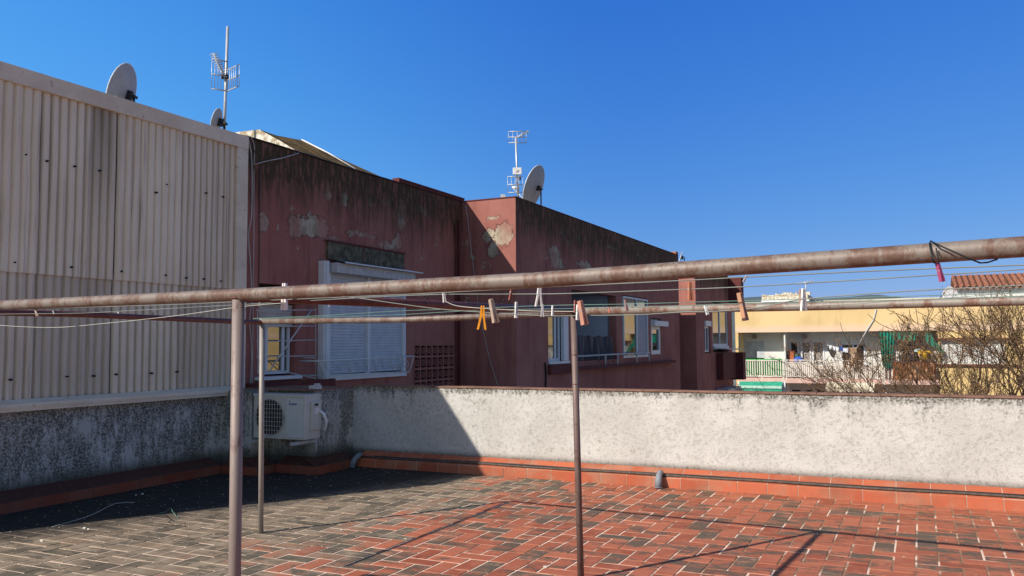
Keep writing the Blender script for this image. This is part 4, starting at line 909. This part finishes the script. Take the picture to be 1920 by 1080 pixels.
# ================================================================= YELLOW BUILDING
YF, YB = 48.0, 49.3
yb = thing('yellow_building', 'pale yellow apartment block with recessed white balconies facing the terrace', 'building', (2, YF, -9.6))
Y = lambda x, y: HY(x, y, YF)
Yb = lambda x, y: HY(x, y, YB)
xl = Y(1378, 600).x; xr = 26.0; zt = Y(1400, 575).z; zf = Y(1400, 623.5).z; xo1 = Y(1384, 623).x; xo2 = Y(1758, 623).x
zs0, zs1 = Y(1400, 708).z, Y(1400, 717).z; xs2 = Y(1760, 708).x
# facade: fascia band, right hand solid wall, left pilaster
mb = MB(); mb.box(xl, xr, YF, YF+.3, zf, zt); mb.build('fascia', M_YEL, yb)
zw0, zw1 = Y(1800, 683).z, Y(1800, 637).z; xw0, xw1 = Y(1762, 660).x, Y(1885, 660).x; zv0, zv1 = Y(1800, 760).z, Y(1800, 722).z
mb = MB(); wall_holes(1, YF+.02, xo2, xr, -9.6, zf-.005, [(xw0, xw1, zw0, zw1), (Y(1765, 700).x, Y(1880, 700).x, -2.4, -1.1), (Y(1960, 700).x, Y(2060, 700).x, .2, 1.6), (Y(1960, 700).x, Y(2060, 700).x, -2.8, -1.4), (16, 18, .2, 1.6), (20, 22, .2, 1.6)], .25, mb)
MB().box(xl, xo1, YF+.01, YB, -9.6, zf-.004).build('pilaster', M_YEL2, yb); mb.quad([(xo2, YF+.02, -9.6), (xo2, YB, -9.6), (xo2, YB, zf), (xo2, YF+.02, zf)]); mb.build('wall', M_YEL2, yb)
MB().box(xw0, xw1, YF+.18, YF+.2, zw0, zw1).build('roller_shutter', M_WREN, yb); mb = MB(); mb.box(Y(1960, 700).x, Y(2060, 700).x, YF+.18, YF+.2, -2.8, 1.6); mb.build('roller_shutter', M_WREN, yb); mb = MB(); mb.box(16, 22, YF+.2, YF+.22, .2, 1.6); mb.build('roller_shutter', M_WREN, yb)
mb = MB(); mb.box(Y(1756, 690).x, xw1+.6, YF-.1, YF+.02, zw0-.1, zw0); mb.box(Y(1756, 690).x, xw1+.4, YF-.1, YF+.02, zw1, zw1+.08); mb.build('window_sill', M_REDD, yb)
# recessed back wall with openings
def RB(x0, y0, x1, y1): a = Yb(x0, y0); b = Yb(x1, y1); return (a.x, b.x, b.z, a.z)
win = [RB(1396, 640, 1433, 676), RB(1482, 641, 1497, 690), RB(1503, 641, 1520, 690), RB(1525, 641, 1545, 690), RB(1578, 645, 1622, 695), RB(1405, 736, 1419, 752), RB(1421, 736, 1434, 752), RB(1484, 729, 1504, 770), RB(1510, 729, 1528, 770), RB(1531, 730, 1549, 770), RB(1582, 732, 1603, 770), RB(1610, 732, 1640, 770), RB(1690, 645, 1742, 690), RB(1690, 735, 1740, 770)]
mb = MB(); wall_holes(1, YB, xl+.1, xo2+.1, -9.6, 2.6, win, .12, mb); mb.build('loggia_wall', M_WREN, yb)
MB().quad([(xl+.2, YB+.13, -9.5), (xo2, YB+.13, -9.5), (xo2, YB+.13, 2.5), (xl+.2, YB+.13, 2.5)]).build('window_glass', plain('dark_interior', (.02, .022, .025), .2, spec=.5), yb)
mb = MB(); mb.quad([(xl, YF+.3, zf-.002), (xo2, YF+.3, zf-.002), (xo2, YB, zf-.002), (xl, YB, zf-.002)]); mb.build('loggia_ceiling', M_WREN, yb)
for z0_, z1_ in ((zs1, zs0), (zs1-2.9, zs0-2.9)): MB().box(xo1, xs2, YF-.05, YB, z0_, z1_).build('balcony_slab', M_PINK, yb)
for xx in (1384, 1470, 1657):
    a = Y(xx, 650); MB().box(a.x-.03, a.x+.05, YF+.5 if xx != 1470 else YF+.2, YB, zs0, zf).build('partition', M_WREN, yb)
    MB().box(a.x-.03, a.x+.05, YF+.5, YB, -4, zs1-.005).build('partition', M_WREN, yb)
# roller shutter of first window and white frames
s1 = RB(1396, 640, 1433, 671); MB().box(s1[0], s1[1], YB-.01, YB+.03, s1[2], s1[3]).build('roller_shutter', plain('shutter_grey_blue', (.50, .54, .56), .7), yb)
for r_ in win[1:]:
    a, b, c, d = r_; mb = MB()
    for q in ((a-.05, a+.03, c, d), (b-.03, b+.05, c, d), (a, b, d-.04, d+.05)): mb.box(q[0], q[1], YB-.035, YB+.02, q[2], q[3])
    if r_ is win[4]: a = Yb(1600, 660).x; mb.box(a-.04, a+.04, YB-.03, YB+.019, c, d)
    mb.build('window_frame', M_WHITE, yb)
mb = MB()
for (x0, x1) in ((1503, 1520), (1526, 1544)):       # curtains behind the glazing
    a, b = Yb(x0, 660).x, Yb(x1, 660).x
    for i in range(8): mb.box(a+(b-a)*i/8, a+(b-a)*(i+.55)/8, YB+.07, YB+.09, win[1][2], win[1][3])
mb.build('curtain', plain('pale_curtain', (.55, .5, .45), .9), yb)
for x, y in ((1415, 631), (1509, 631)):
    p = Yb(x, y); MB().tube([(p.x, YB, p.z), (p.x, YB-.12, p.z)], .14, 14).build('wall_lamp', M_CONC, yb)
# flat roof clutter and parapet
mb = MB(); mb.box(xl, Y(1655, 600).x, YF+3, YF+3.2, zt-.3, zt+.12); mb.box(Y(1690, 600).x, xr, YF+5, YF+5.2, zt-.3, zt+.25); mb.build('roof_parapet', M_TOWN, yb)
MB().quad([(xl, YF+.3, zt-.15), (xr, YF+.3, zt-.15), (xr, YF+14, zt-.15), (xl, YF+14, zt-.15)]).build('roof', M_ROOFD, yb)
MB().box(xl+.02, xr, YF+12, YF+14, -9.6, zt-.2).build('rear_wall', M_YEL2, yb); MB().box(xl, xl+.2, YF+.31, YF+12, -9.6, zt-.16).build('side_wall', M_YEL2, yb)
mb = MB(); mb.tube([Y(1643, 580)-Vector((0, .03, 0)), Y(1638, 600)-Vector((0, .03, 0)), Y(1624, 622)-Vector((0, .05, 0)), Yb(1606, 655)-Vector((0, .5, 0))], .035, 5); mb.build('hanging_cable', M_WHITED, yb)
# railings
def railing(x0, x1, ytop, ybot, step, mats, label, slant=0, top2=None, hw=.04):
    t = thing('balcony_railing', label, 'railing', (Y(x0, ybot).x, YF, Y(x0, ybot).z), 'railings on the yellow block')
    a, b = Y(x0, ytop), Y(x1, ytop); c = Y(x0, ybot).z; n = int((x1-x0)/step); mb = MB()
    for i in range(n+1):
        x = a.x+(b.x-a.x)*i/n; mb.obox((x+slant*.5, YF-.02, (a.z+c)/2), (hw, 0, 0), (0, .012, 0), (slant*.3, 0, (a.z-c)/2))
    mb.build('baluster', mats[0], t)
    mb = MB(); mb.box(a.x, b.x, YF-.05, YF+.01, a.z, a.z+.05); mb.box(a.x, b.x, YF-.04, YF, c-.05, c);
    if top2: z2 = Y(x0, top2).z; mb.box(a.x, b.x, YF-.05, YF+.01, z2, z2+.05)
    for i in range(3): x = a.x+(b.x-a.x)*i/2; mb.box(x-.03, x+.03, YF-.055, YF+.015, c-.25, (Y(x0, top2).z if top2 else a.z))
    mb.build('rail', mats[1], t)
    return t
t = railing(1390, 1468, 677, 704, 4.2, (M_BAR, M_BAR), 'cream balcony railing backed with green mesh at the left end', hw=.024)
a, b = Y(1390, 673), Y(1468, 704); MB().box(a.x, b.x, YF+.03, YF+.05, b.z, a.z).build('green_mesh', M_GRN, t)
t = railing(1474, 1527, 680, 705, 3.6, (M_BAR, M_BAR), 'cream balcony railing in front of the three pane window', top2=676)
a, b = Y(1474, 680), Y(1527, 705); MB().box(a.x, b.x, YF+.03, YF+.04, b.z, a.z).build('backing_sheet', plain('dull_pink_sheet', (.42, .32, .27), .8), t)
t = railing(1530, 1655, 686, 710, 3.6, (M_BAR, M_BAR), 'long slanted slat cream railing below the laundry line', slant=.05, top2=677)
a, b = Y(1530, 687), Y(1655, 710); MB().box(a.x, b.x, YF+.03, YF+.04, b.z, a.z).build('backing_sheet', plain('dull_pink_sheet', (.42, .32, .27), .8), t)
mb = MB()
for i in range(27): x = Y(1532+i*4.6, 680); mb.box(x.x-.012, x.x+.012, YF-.03, YF-.01, Y(1600, 686).z, Y(1600, 678).z)
mb.build('upper_bars', M_BAR, t)
railing(1658, 1672, 682, 712, 4, (plain('brown_rail', (.2, .12, .09), .7), M_BAR), 'short brown railing piece below the green shade cloth')
# awnings
aw = thing('awning', 'green canvas awning with scalloped edge on the lower left balcony', 'awning', Y(1430, 720))
a, b, c, d = Y(1388, 714), Y(1468, 714), Y(1468, 726), Y(1388, 726)
mb = MB(); mb.quad([(a.x, YF, a.z), (b.x, YF, b.z), (c.x, YF-.5, c.z), (d.x, YF-.5, d.z)]); n = 10
for i in range(n): x0, x1 = d.x+(c.x-d.x)*i/n, d.x+(c.x-d.x)*(i+1)/n; mb.quad([(x0, YF-.5, d.z), (x1, YF-.5, d.z), (x1, YF-.5, d.z-.22), ((x0+x1)/2, YF-.5, d.z-.28), (x0, YF-.5, d.z-.22)])
mb.build('canvas', M_AWNG, aw); MB().box(a.x, b.x, YF-.55, YF-.48, d.z-.02, d.z+.12).build('front_bar', M_AWNP, aw)
mb = MB()
for x in (1386, 1468, 1472): p = Y(x, 720); mb.tube([(p.x, YF-.05, p.z+.15), (p.x-.05, YF-.1, p.z-1.2)], .04, 6)
mb.build('arm', M_WHITE, aw)
aw = thing('awning', 'cream canvas awning with scalloped edge under the long railing', 'awning', Y(1600, 720))
a, b, c, d = Y(1550, 715), Y(1640, 716), Y(1640, 728), Y(1550, 727)
mb = MB(); mb.quad([(a.x, YF, a.z), (b.x, YF, b.z), (c.x, YF-.6, c.z), (d.x, YF-.6, d.z)]); n = 11
for i in range(n): x0, x1 = d.x+(c.x-d.x)*i/n, d.x+(c.x-d.x)*(i+1)/n; mb.quad([(x0, YF-.6, d.z), (x1, YF-.6, d.z), (x1, YF-.6, d.z-.12), ((x0+x1)/2, YF-.6, d.z-.2), (x0, YF-.6, d.z-.12)])
mb.build('canvas', M_AWNC, aw)
# green curtain and shade cloth
def cloth(name, pts_top, pts_bot, Yp, mat, label, cat, folds=8, amp=.08, ny=6):
    mb = MB(); N = folds*6
    def S(pts, t):
        k = t*(len(pts)-1); i = min(int(k), len(pts)-2); f = k-i; a = pts[i]; b = pts[i+1]; return (a[0]+(b[0]-a[0])*f, a[1]+(b[1]-a[1])*f)
    def P(i, j):
        t = i/N; u = S(pts_top, t); v = S(pts_bot, t); s = j/ny; p = HY(u[0]+(v[0]-u[0])*s, u[1]+(v[1]-u[1])*s, Yp); return p+Vector((0, amp*math.sin(t*folds*6.283)*(.4+.6*s), 0))
    for j in range(ny):
        for i in range(N): mb.quad([P(i, j), P(i+1, j), P(i+1, j+1), P(i, j+1)], sm=True)
    return tag(mb.build(name, mat), label, cat)
cloth('shade_curtain', [(1648, 623), (1679, 623)], [(1654, 684), (1662, 692), (1671, 688)], YF-.1, M_GCUR, 'long green shade cloth hanging from the balcony ceiling', 'curtain', 5, .12)
cloth('shade_cloth', [(1680, 623), (1712, 623), (1722, 624)], [(1681, 636), (1695, 640), (1712, 640), (1722, 630)], YF-.1, M_GCUR, 'short green shade cloth rolled under the balcony ceiling', 'shade cloth', 5, .08)
cloth('shade_cloth', [(1733, 623), (1744, 624), (1752, 640), (1764, 650), (1770, 660)], [(1733, 634), (1742, 646), (1754, 652), (1764, 664), (1766, 680)], YF-.12, M_GCUR, 'loose green shade cloth drooping over the balcony corner', 'shade cloth', 4, .08)
cs = thing('cane_screen', 'mottled brown screen tied along the right balcony railing', 'screen', Y(1710, 712))
a, b, c_, d = Y(1676, 679), Y(1755, 680), Y(1755, 713), Y(1670, 713)
mb = MB(); N = 40
for i in range(N):
    def Q(k): t = k/N; return (a.lerp(b, t)+Vector((0, -.06+.04*math.sin(k*1.9), 0)), d.lerp(c_, t)+Vector((0, -.06+.04*math.sin(k*1.9+1), 0)))
    p, q = Q(i), Q(i+1); mb.quad([p[0], q[0], q[1], p[1]])
mb.build('panel', M_MOTT, cs); MB().tube([a+Vector((0, 0, .02)), b+Vector((0, 0, .02))], .03, 5).build('rail', M_REDD, cs)
# laundry
GL = 'laundry on the yellow block'
def laundry(pts, Yp, col, label, cat='laundry', name='hanging_cloth'):
    P = [HY(x, y, Yp) for x, y in pts]; mb = MB(); n = len(P); mb.quad(P); mb.quad([p+Vector((0, .03, 0)) for p in P])
    for i in range(n): a, b = P[i], P[(i+1) % n]; mb.quad([a, b, b+Vector((0, .03, 0)), a+Vector((0, .03, 0))])
    return tag(mb.build(name, plain('cloth_%s' % label[:14].replace(' ', '_'), col, .9, var=.3, scale=4)), label, cat, GL)
YL = YF-.25
laundry([(1553, 648), (1560, 650), (1560, 656), (1570, 654), (1568, 662), (1563, 672), (1558, 668), (1552, 655)], YL, (.03, .035, .04), 'dark grey garment hanging at the left end of the laundry line')
laundry([(1554, 647), (1560, 648), (1559, 655), (1555, 655)], YL-.03, (.8, .8, .85), 'white cloth pegged at the very left of the laundry line')
laundry([(1560, 649), (1573, 652), (1571, 661), (1562, 656)], YL-.02, (.75, .75, .8), 'white cloth beside the dark grey garment')
laundry([(1572, 651), (1579, 648), (1581, 659), (1574, 656)], YL-.03, (.03, .09, .35), 'bright blue cloth in the middle of the laundry line')
laundry([(1580, 654), (1590, 653), (1590, 661), (1580, 660)], YL, (.72, .74, .82), 'white and blue cloth right of the bright blue cloth')
laundry([(1591, 652), (1606, 652), (1606, 662), (1592, 663)], YL-.05, (.42, .27, .17), 'tan towel at the right end of the laundry line')
laundry([(1595, 662), (1603, 662), (1604, 690), (1596, 690)], YL-.02, (.70, .50, .38), 'narrow cream towel hanging over the rail below the tan towel')
mb = MB(); mb.tube([HY(1551, 647, YL), HY(1580, 653, YL), HY(1608, 652, YL)], .02, 4); tag(mb.build('laundry_line', M_WHITED), 'laundry line on the middle balcony of the yellow block', 'laundry line')
laundry([(1707, 655), (1714, 655), (1713, 676), (1706, 676)], YL+.5, (.02, .03, .08), 'dark blue trousers hanging beside the green curtain')
laundry([(1727, 651), (1738, 649), (1740, 657), (1728, 658)], YL+.4, (.42, .12, .08), 'red cloth hanging above the person in yellow')
laundry([(1714, 655), (1728, 653), (1727, 659), (1714, 660)], YL+.45, (.5, .65, .62), 'pale teal cloth hanging left of the red cloth')
# balcony clutter
def bx3(name, x0, y0, x1, y1, Yp, dep, col, label, cat):
    a, b = HY(x0, y0, Yp), HY(x1, y1, Yp); c = thing(name, label, cat, (a.x, Yp, b.z)); m = plain('m_'+name, col, .8)
    MB().box(a.x, b.x, Yp, Yp+dep, b.z, a.z).build('body', m, c, .02); MB().box(a.x-.02, b.x+.02, Yp-.02, Yp+dep+.02, a.z, a.z+.03).build('edge', m, c); return c
bx3('storage_cabinet', 1478, 659, 1489, 681, YF+.5, .35, (.45, .13, .05), 'orange brown cabinet standing on the middle balcony', 'cabinet')
def ball(c, r, n=10):
    mb = MB()
    for j in range(n):
        for i in range(n*2):
            def P(i, j): t, p = math.pi*j/n, math.pi*i/n; return (c[0]+r*math.sin(t)*math.cos(p), c[1]+r*math.sin(t)*math.sin(p), c[2]+r*.8*math.cos(t))
            q = [P(i, j), P(i+1, j), P(i+1, j+1), P(i, j+1)]
            if j == 0: q = q[1:]
            if j == n-1: q = q[:3]
            mb.quad(q, sm=True)
    return mb
p = HY(1497, 676, YF+.6); tag(ball(p, .28).build('blue_sack', plain('blue_sack', (.03, .12, .5), .6)), 'bright blue rounded sack beside the orange brown cabinet', 'sack')
p = HY(1491, 667, YF+.8); tag(ball(p, .22).build('green_bag', plain('olive_bag', (.12, .16, .1), .7)), 'dull green bag on top of the clutter beside the cabinet', 'bag')
tb = thing('folding_table', 'white folding table leaning on the balcony behind the long railing', 'table', HY(1560, 690, YF+.5))
a, b = HY(1546, 678, YF+.5), HY(1572, 680, YF+.5); MB().box(a.x, b.x, YF+.3, YF+.9, a.z, a.z+.05).build('tabletop', M_WHITE, tb)
for x in (a.x+.1, b.x-.1): MB().tube([(x, YF+.5, a.z), (x+.2, YF+.5, zs0)], .02, 5).build('leg', M_WHITE, tb)
# person in yellow leaning over the rail
pr = thing('person', 'person in a yellow shirt leaning over the right balcony rail with an arm out', 'person', HY(1732, 690, YF+.3))
def skin(name, nodes, edges, mat, parent):
    me = bpy.data.meshes.new(name); me.from_pydata([n[0] for n in nodes], edges, []); o = bpy.data.objects.new(name, me); COL.objects.link(o); me.materials.append(mat)
    md = o.modifiers.new('skin', 'SKIN'); 
    for i, n in enumerate(nodes): me.skin_vertices[0].data[i].radius = (n[1], n[1]*.85)
    me.skin_vertices[0].data[0].use_root = True; md.use_smooth_shade = True
    s = o.modifiers.new('sub', 'SUBSURF'); s.levels = 1; s.render_levels = 2
    o.parent = parent; o.matrix_parent_inverse = Matrix.Translation(-parent.location); return o
b0 = HY(1730, 682, YF+.15); px, py, pz = b0.x, YF+.12, zs0
hip = Vector((px, py+.25, pz+.92)); ch = Vector((px+.08, py+.05, pz+1.32)); nk = Vector((px+.12, py-.02, pz+1.47)); hd = Vector((px+.15, py-.08, pz+1.60))
sl, sr = Vector((px-.10, py-.02, pz+1.42)), Vector((px+.28, py-.02, pz+1.40)); er = Vector((px+.55, py-.15, pz+1.30)); hr = Vector((px+.82, py-.25, pz+1.22)); el = Vector((px-.16, py-.15, pz+1.18)); hl = Vector((px-.05, py-.3, pz+1.06))
M_SKIN = plain('skin', (.42, .24, .16), .6, var=.05)
me_nodes = [(hip, .15), (ch, .15), (nk, .055), (hd, .085), (hd+Vector((.01, -.01, .10)), .075), (sl, .055), (el, .042), (hl, .03), (sr, .055), (er, .042), (hr, .03), (hip+Vector((-.1, 0, -.08)), .09), (hip+Vector((-.1, .05, -.48)), .06), (Vector((hip.x-.1, hip.y+.05, pz+.04)), .045), (hip+Vector((.1, 0, -.08)), .09), (hip+Vector((.1, .05, -.48)), .06), (Vector((hip.x+.1, hip.y+.05, pz+.04)), .045)]
me_edges = [(0, 1), (1, 2), (2, 3), (3, 4), (1, 5), (5, 6), (6, 7), (1, 8), (8, 9), (9, 10), (0, 11), (11, 12), (12, 13), (0, 14), (14, 15), (15, 16)]
k = len(me_nodes)
for hnd, base in ((hl, 7), (hr, 10)):
    d = Vector((1, -.3, -.2)).normalized() if base == 10 else Vector((.4, -.6, -.5)).normalized()
    for f in range(4): me_nodes.append((hnd+d*(.09+.008*f)+Vector((0, 0, .02*(f-1.5))), .010)); me_edges.append((base, k)); k += 1
    me_nodes.append((hnd+d*.04+Vector((0, -.04, .03)), .011)); me_edges.append((base, k)); k += 1
skin('body', me_nodes, me_edges, M_SKIN, pr)
skin('yellow_shirt', [(hip, .18), (ch, .185), (nk-Vector((0, 0, .05)), .08), (sl, .09), (sl.lerp(el, .7), .075), (sr, .09), (sr.lerp(er, .7), .075)], [(0, 1), (1, 2), (1, 3), (3, 4), (1, 5), (5, 6)], plain('yellow_cotton', (.72, .42, .02), .9, var=.1), pr)
o = ball((hd.x+.0, hd.y+.03, hd.z+.08), .12, 8).build('hair', plain('dark_hair', (.02, .015, .012), .8), pr)
skin('trousers', [(hip, .17), (hip+Vector((-.1, 0, -.08)), .11), (hip+Vector((-.1, .05, -.48)), .085), (Vector((hip.x-.1, hip.y+.05, pz+.08)), .07), (hip+Vector((.1, 0, -.08)), .11), (hip+Vector((.1, .05, -.48)), .085), (Vector((hip.x+.1, hip.y+.05, pz+.08)), .07)], [(0, 1), (1, 2), (2, 3), (0, 4), (4, 5), (5, 6)], plain('dark_denim', (.04, .05, .08), .9), pr)

# ---- rooftops behind
YW = 62.0
hs_ = thing('tiled_house', 'white house with clay tile roof rising behind the yellow block at right', 'house', HY(1850, 560, YW))
a, b = HY(1790, 548, YW), HY(1990, 560, YW); ze = HY(1790, 541, YW).z; x1 = HY(2050, 540, YW).x
MB().box(a.x+.15, x1, YW, YW+7, -9.6, ze).build('wall', M_WREN, hs_)
zr = HY(1790, 517, YW+5).z; mb = MB(); pt = .36; n = int((x1+.5-a.x)/pt)
P_ = lambda x, t, dz: (x, YW-.35+5.35*t, ze-.02+(zr-ze)*t+dz)
for i in range(n):
    x = a.x+i*pt; segs = [(0, .0), (.18, .09), (.36, .12), (.54, .09), (.7, 0), (.85, -.03), (1, 0)]
    for k in range(6):
        for r_ in range(10):
            t0_, t1_ = r_/10, (r_+1)/10; u0, u1 = segs[k], segs[k+1]; o2 = .03
            mb.quad([P_(x+u0[0]*pt, t0_, u0[1]+o2), P_(x+u1[0]*pt, t0_, u1[1]+o2), P_(x+u1[0]*pt, t1_, u1[1]), P_(x+u0[0]*pt, t1_, u0[1])], sm=False)
mb.build('tile_roof', M_TILE, hs_); mb = MB()
mb.quad([P_(a.x, 0, -.05), P_(x1, 0, -.05), P_(x1, 1, -.05), P_(a.x, 1, -.05)]); mb.quad([P_(a.x+.15, .06, -.03), P_(a.x+.15, 1, -.03), (a.x+.15, YW+5, ze)]); mb.quad([(a.x, YW+5, zr), (x1, YW+5, zr), (x1, YW+9, ze), (a.x, YW+9, ze)]); mb.build('roof_underside', M_TILE, hs_)
mb = MB()
for i in range(n): x = a.x+i*pt+.1; mb.box(x, x+.2, YW-.2, YW, ze-.14, ze-.02)
mb.build('eaves_corbel', M_RIM, hs_)
t = thing('rooftop_wall', 'pale streaked rooftop wall beyond the left part of the yellow block', 'wall', HY(1470, 566, 64))
a, b = HY(1428, 549, 64), HY(1515, 566, 64); mb = MB(); mb.box(a.x, b.x, 64, 67, b.z-3, a.z-.25)
rr = random.Random(5); x = a.x
while x < b.x: w_ = rr.uniform(.12, .4); mb.box(x, x+w_, 64-.01, 64.3, a.z-.26, a.z-rr.uniform(0, .2)); x += w_
mb.build('wall', M_OLDW, t); MB().box(a.x, b.x+.1, 63.8, 64.2, b.z+.05, b.z+.2).build('band', M_RIM, t)
t = thing('rooftop_wall', 'low beige rooftop parapet line behind the yellow block below the hill', 'wall', HY(1600, 570, 66))
a, b = HY(1392, 567, 66), HY(1800, 572, 66); MB().box(a.x, b.x, 66, 70, -3, a.z).build('wall', M_TOWN, t); MB().box(HY(1640, 560, 66).x, b.x, 65.8, 66, b.z, HY(1700, 562, 66).z).build('band', M_WREN, t)
def mast(x, y0, y1, Yp, label, w_=.5):
    a, b = HY(x, y0, Yp), HY(x, y1, Yp); t = thing('tv_aerial', label, 'aerial', b); mb = MB(); mb.tube([b, a], .04, 5); mb.build('mast', M_GALV, t)
    mb = MB(); mb.tube([a+Vector((-w_, 0, -.1)), a+Vector((w_, 0, .05))], .03, 4)
    for i in range(6): p = a+Vector((-w_+i*w_*.4, 0, -.1+.03*i)); mb.tube([p+Vector((0, 0, -.16)), p+Vector((0, 0, .16))], .018, 4)
    mb.build('boom', M_GALV, t)
mast(1511, 529, 552, 64.5, 'pale television aerial above the streaked rooftop wall')
q = HY(1778, 550, 60); dish('satellite_dish', q, .42, (-.6, -.7, .3), 'white satellite dish beside the tiled house', q.z-.9, arm=True)

# hills
mb = MB(); N = 60
def hz(i): x = 1380+i*12; return 556+9*abs(math.sin(i*.12+.9))**.8*0+(9-9*math.exp(-((x-1640)/70)**2))+2.0*math.sin(i*.9)*.3
ridge = [HY(1200+i*16, 560-7*math.exp(-((1200+i*16-1635)/55)**2)-4*math.exp(-((1200+i*16-1450)/60)**2)-2*math.exp(-((1200+i*16-1900)/160)**2)+.6*math.sin(i*1.3), 3200) for i in range(60)]
for i in range(59):
    a, b = ridge[i], ridge[i+1]; mb.quad([a, b, (b.x, b.y-1500, -9), (a.x, a.y-1500, -9)], sm=True); mb.quad([a, b, (b.x, b.y+1500, -9), (a.x, a.y+1500, -9)], sm=True)
tag(mb.build('hills', M_HILL), kind='structure')

# ================================================================= TREES
def tree(name, label, base, crown, seed, nl, leafs, spread=1.0, lean=(0, 0), zmax=3.2):
    rr = random.Random(seed); t = thing(name, label, 'tree', base, 'bare trees beyond the parapet'); wood = MB(); tips = []
    def grow(p, d, L, r, lev):
        n = 5; zt_ = zmax+rr.gauss(0, .45)-abs(p.x-base[0])*.18; P = [p.copy()]; q = p.copy(); dd = d.copy()
        for i in range(n):
            dd = (dd+Vector((rr.gauss(0, .13), rr.gauss(0, .13), rr.gauss(.05, .09)))).normalized(); q = q+dd*(L/n); P.append(q.copy())
            if q.z > zt_: break
        n = len(P)-1
        if n < 2: return
        wood.tube(P, [max(.008, r*(1-.45*i/n)) for i in range(n+1)], 7 if lev < 2 else (5 if lev < 3 else 3), lev > 3)
        if lev >= 3:
            for i in range(2, n+1): tips.append((P[i], lev))
        if lev < nl:
            k = rr.choice((2, 3, 3)) if lev else 4
            for c in range(k):
                ang = rr.uniform(.3, .8)*spread; az = rr.uniform(0, 6.283) if lev else 6.283*c/k+rr.uniform(-.5, .5)
                o = dd.orthogonal().normalized(); o.rotate(Matrix.Rotation(az, 3, dd)); nd = (dd*math.cos(ang)+o*math.sin(ang)); nd.z = max(nd.z, -.05); nd.normalize()
                at = P[-1] if c < 2 else P[rr.randint(min(2, n), n)]; grow(at, nd, L*rr.uniform(.62, .85), r*rr.uniform(.50, .66), lev+1)
    grow(Vector(base), Vector((lean[0], lean[1], 1)).normalized(), crown, .19, 0)
    wood.build('trunk', M_BARK, t)
    for mi, m_ in enumerate((M_LEAFA, M_LEAFB)):
        lf = MB()
        for _ in range(leafs//2):
            p, lv = rr.choice(tips)
            c = p+Vector((rr.gauss(0, .045), rr.gauss(0, .045), rr.gauss(0, .045)))
            for _k in range(5):
                s = rr.uniform(.006, .016); u = Vector((rr.gauss(0, 1), rr.gauss(0, 1), rr.gauss(0, 1))).normalized(); v = u.orthogonal().normalized()*s*.6; cc = c+Vector((rr.gauss(0, .035), rr.gauss(0, .035), rr.gauss(0, .035)))
                lf.quad([cc-u*s-v, cc+u*s-v, cc+u*s+v, cc-u*s+v])
        lf.build('crown', m_, t)
    return t
tree('bare_tree', 'large leafless tree with brown seed clusters in the middle of the group', (2.0, 27, -9.6), 4.3, 11, 7, 9500, .8, (0, 0), 2.7)
tree('bare_tree', 'dense leafless tree with brown seed clusters at the right edge', (3.6, 28.5, -9.6), 4.4, 23, 7, 10500, .95, (0, 0), 2.9)
tree('bare_tree', 'thin leafless tree with few seed clusters at the left of the group', (-.3, 30, -9.6), 3.6, 31, 6, 350, .8, (0, 0), .2)
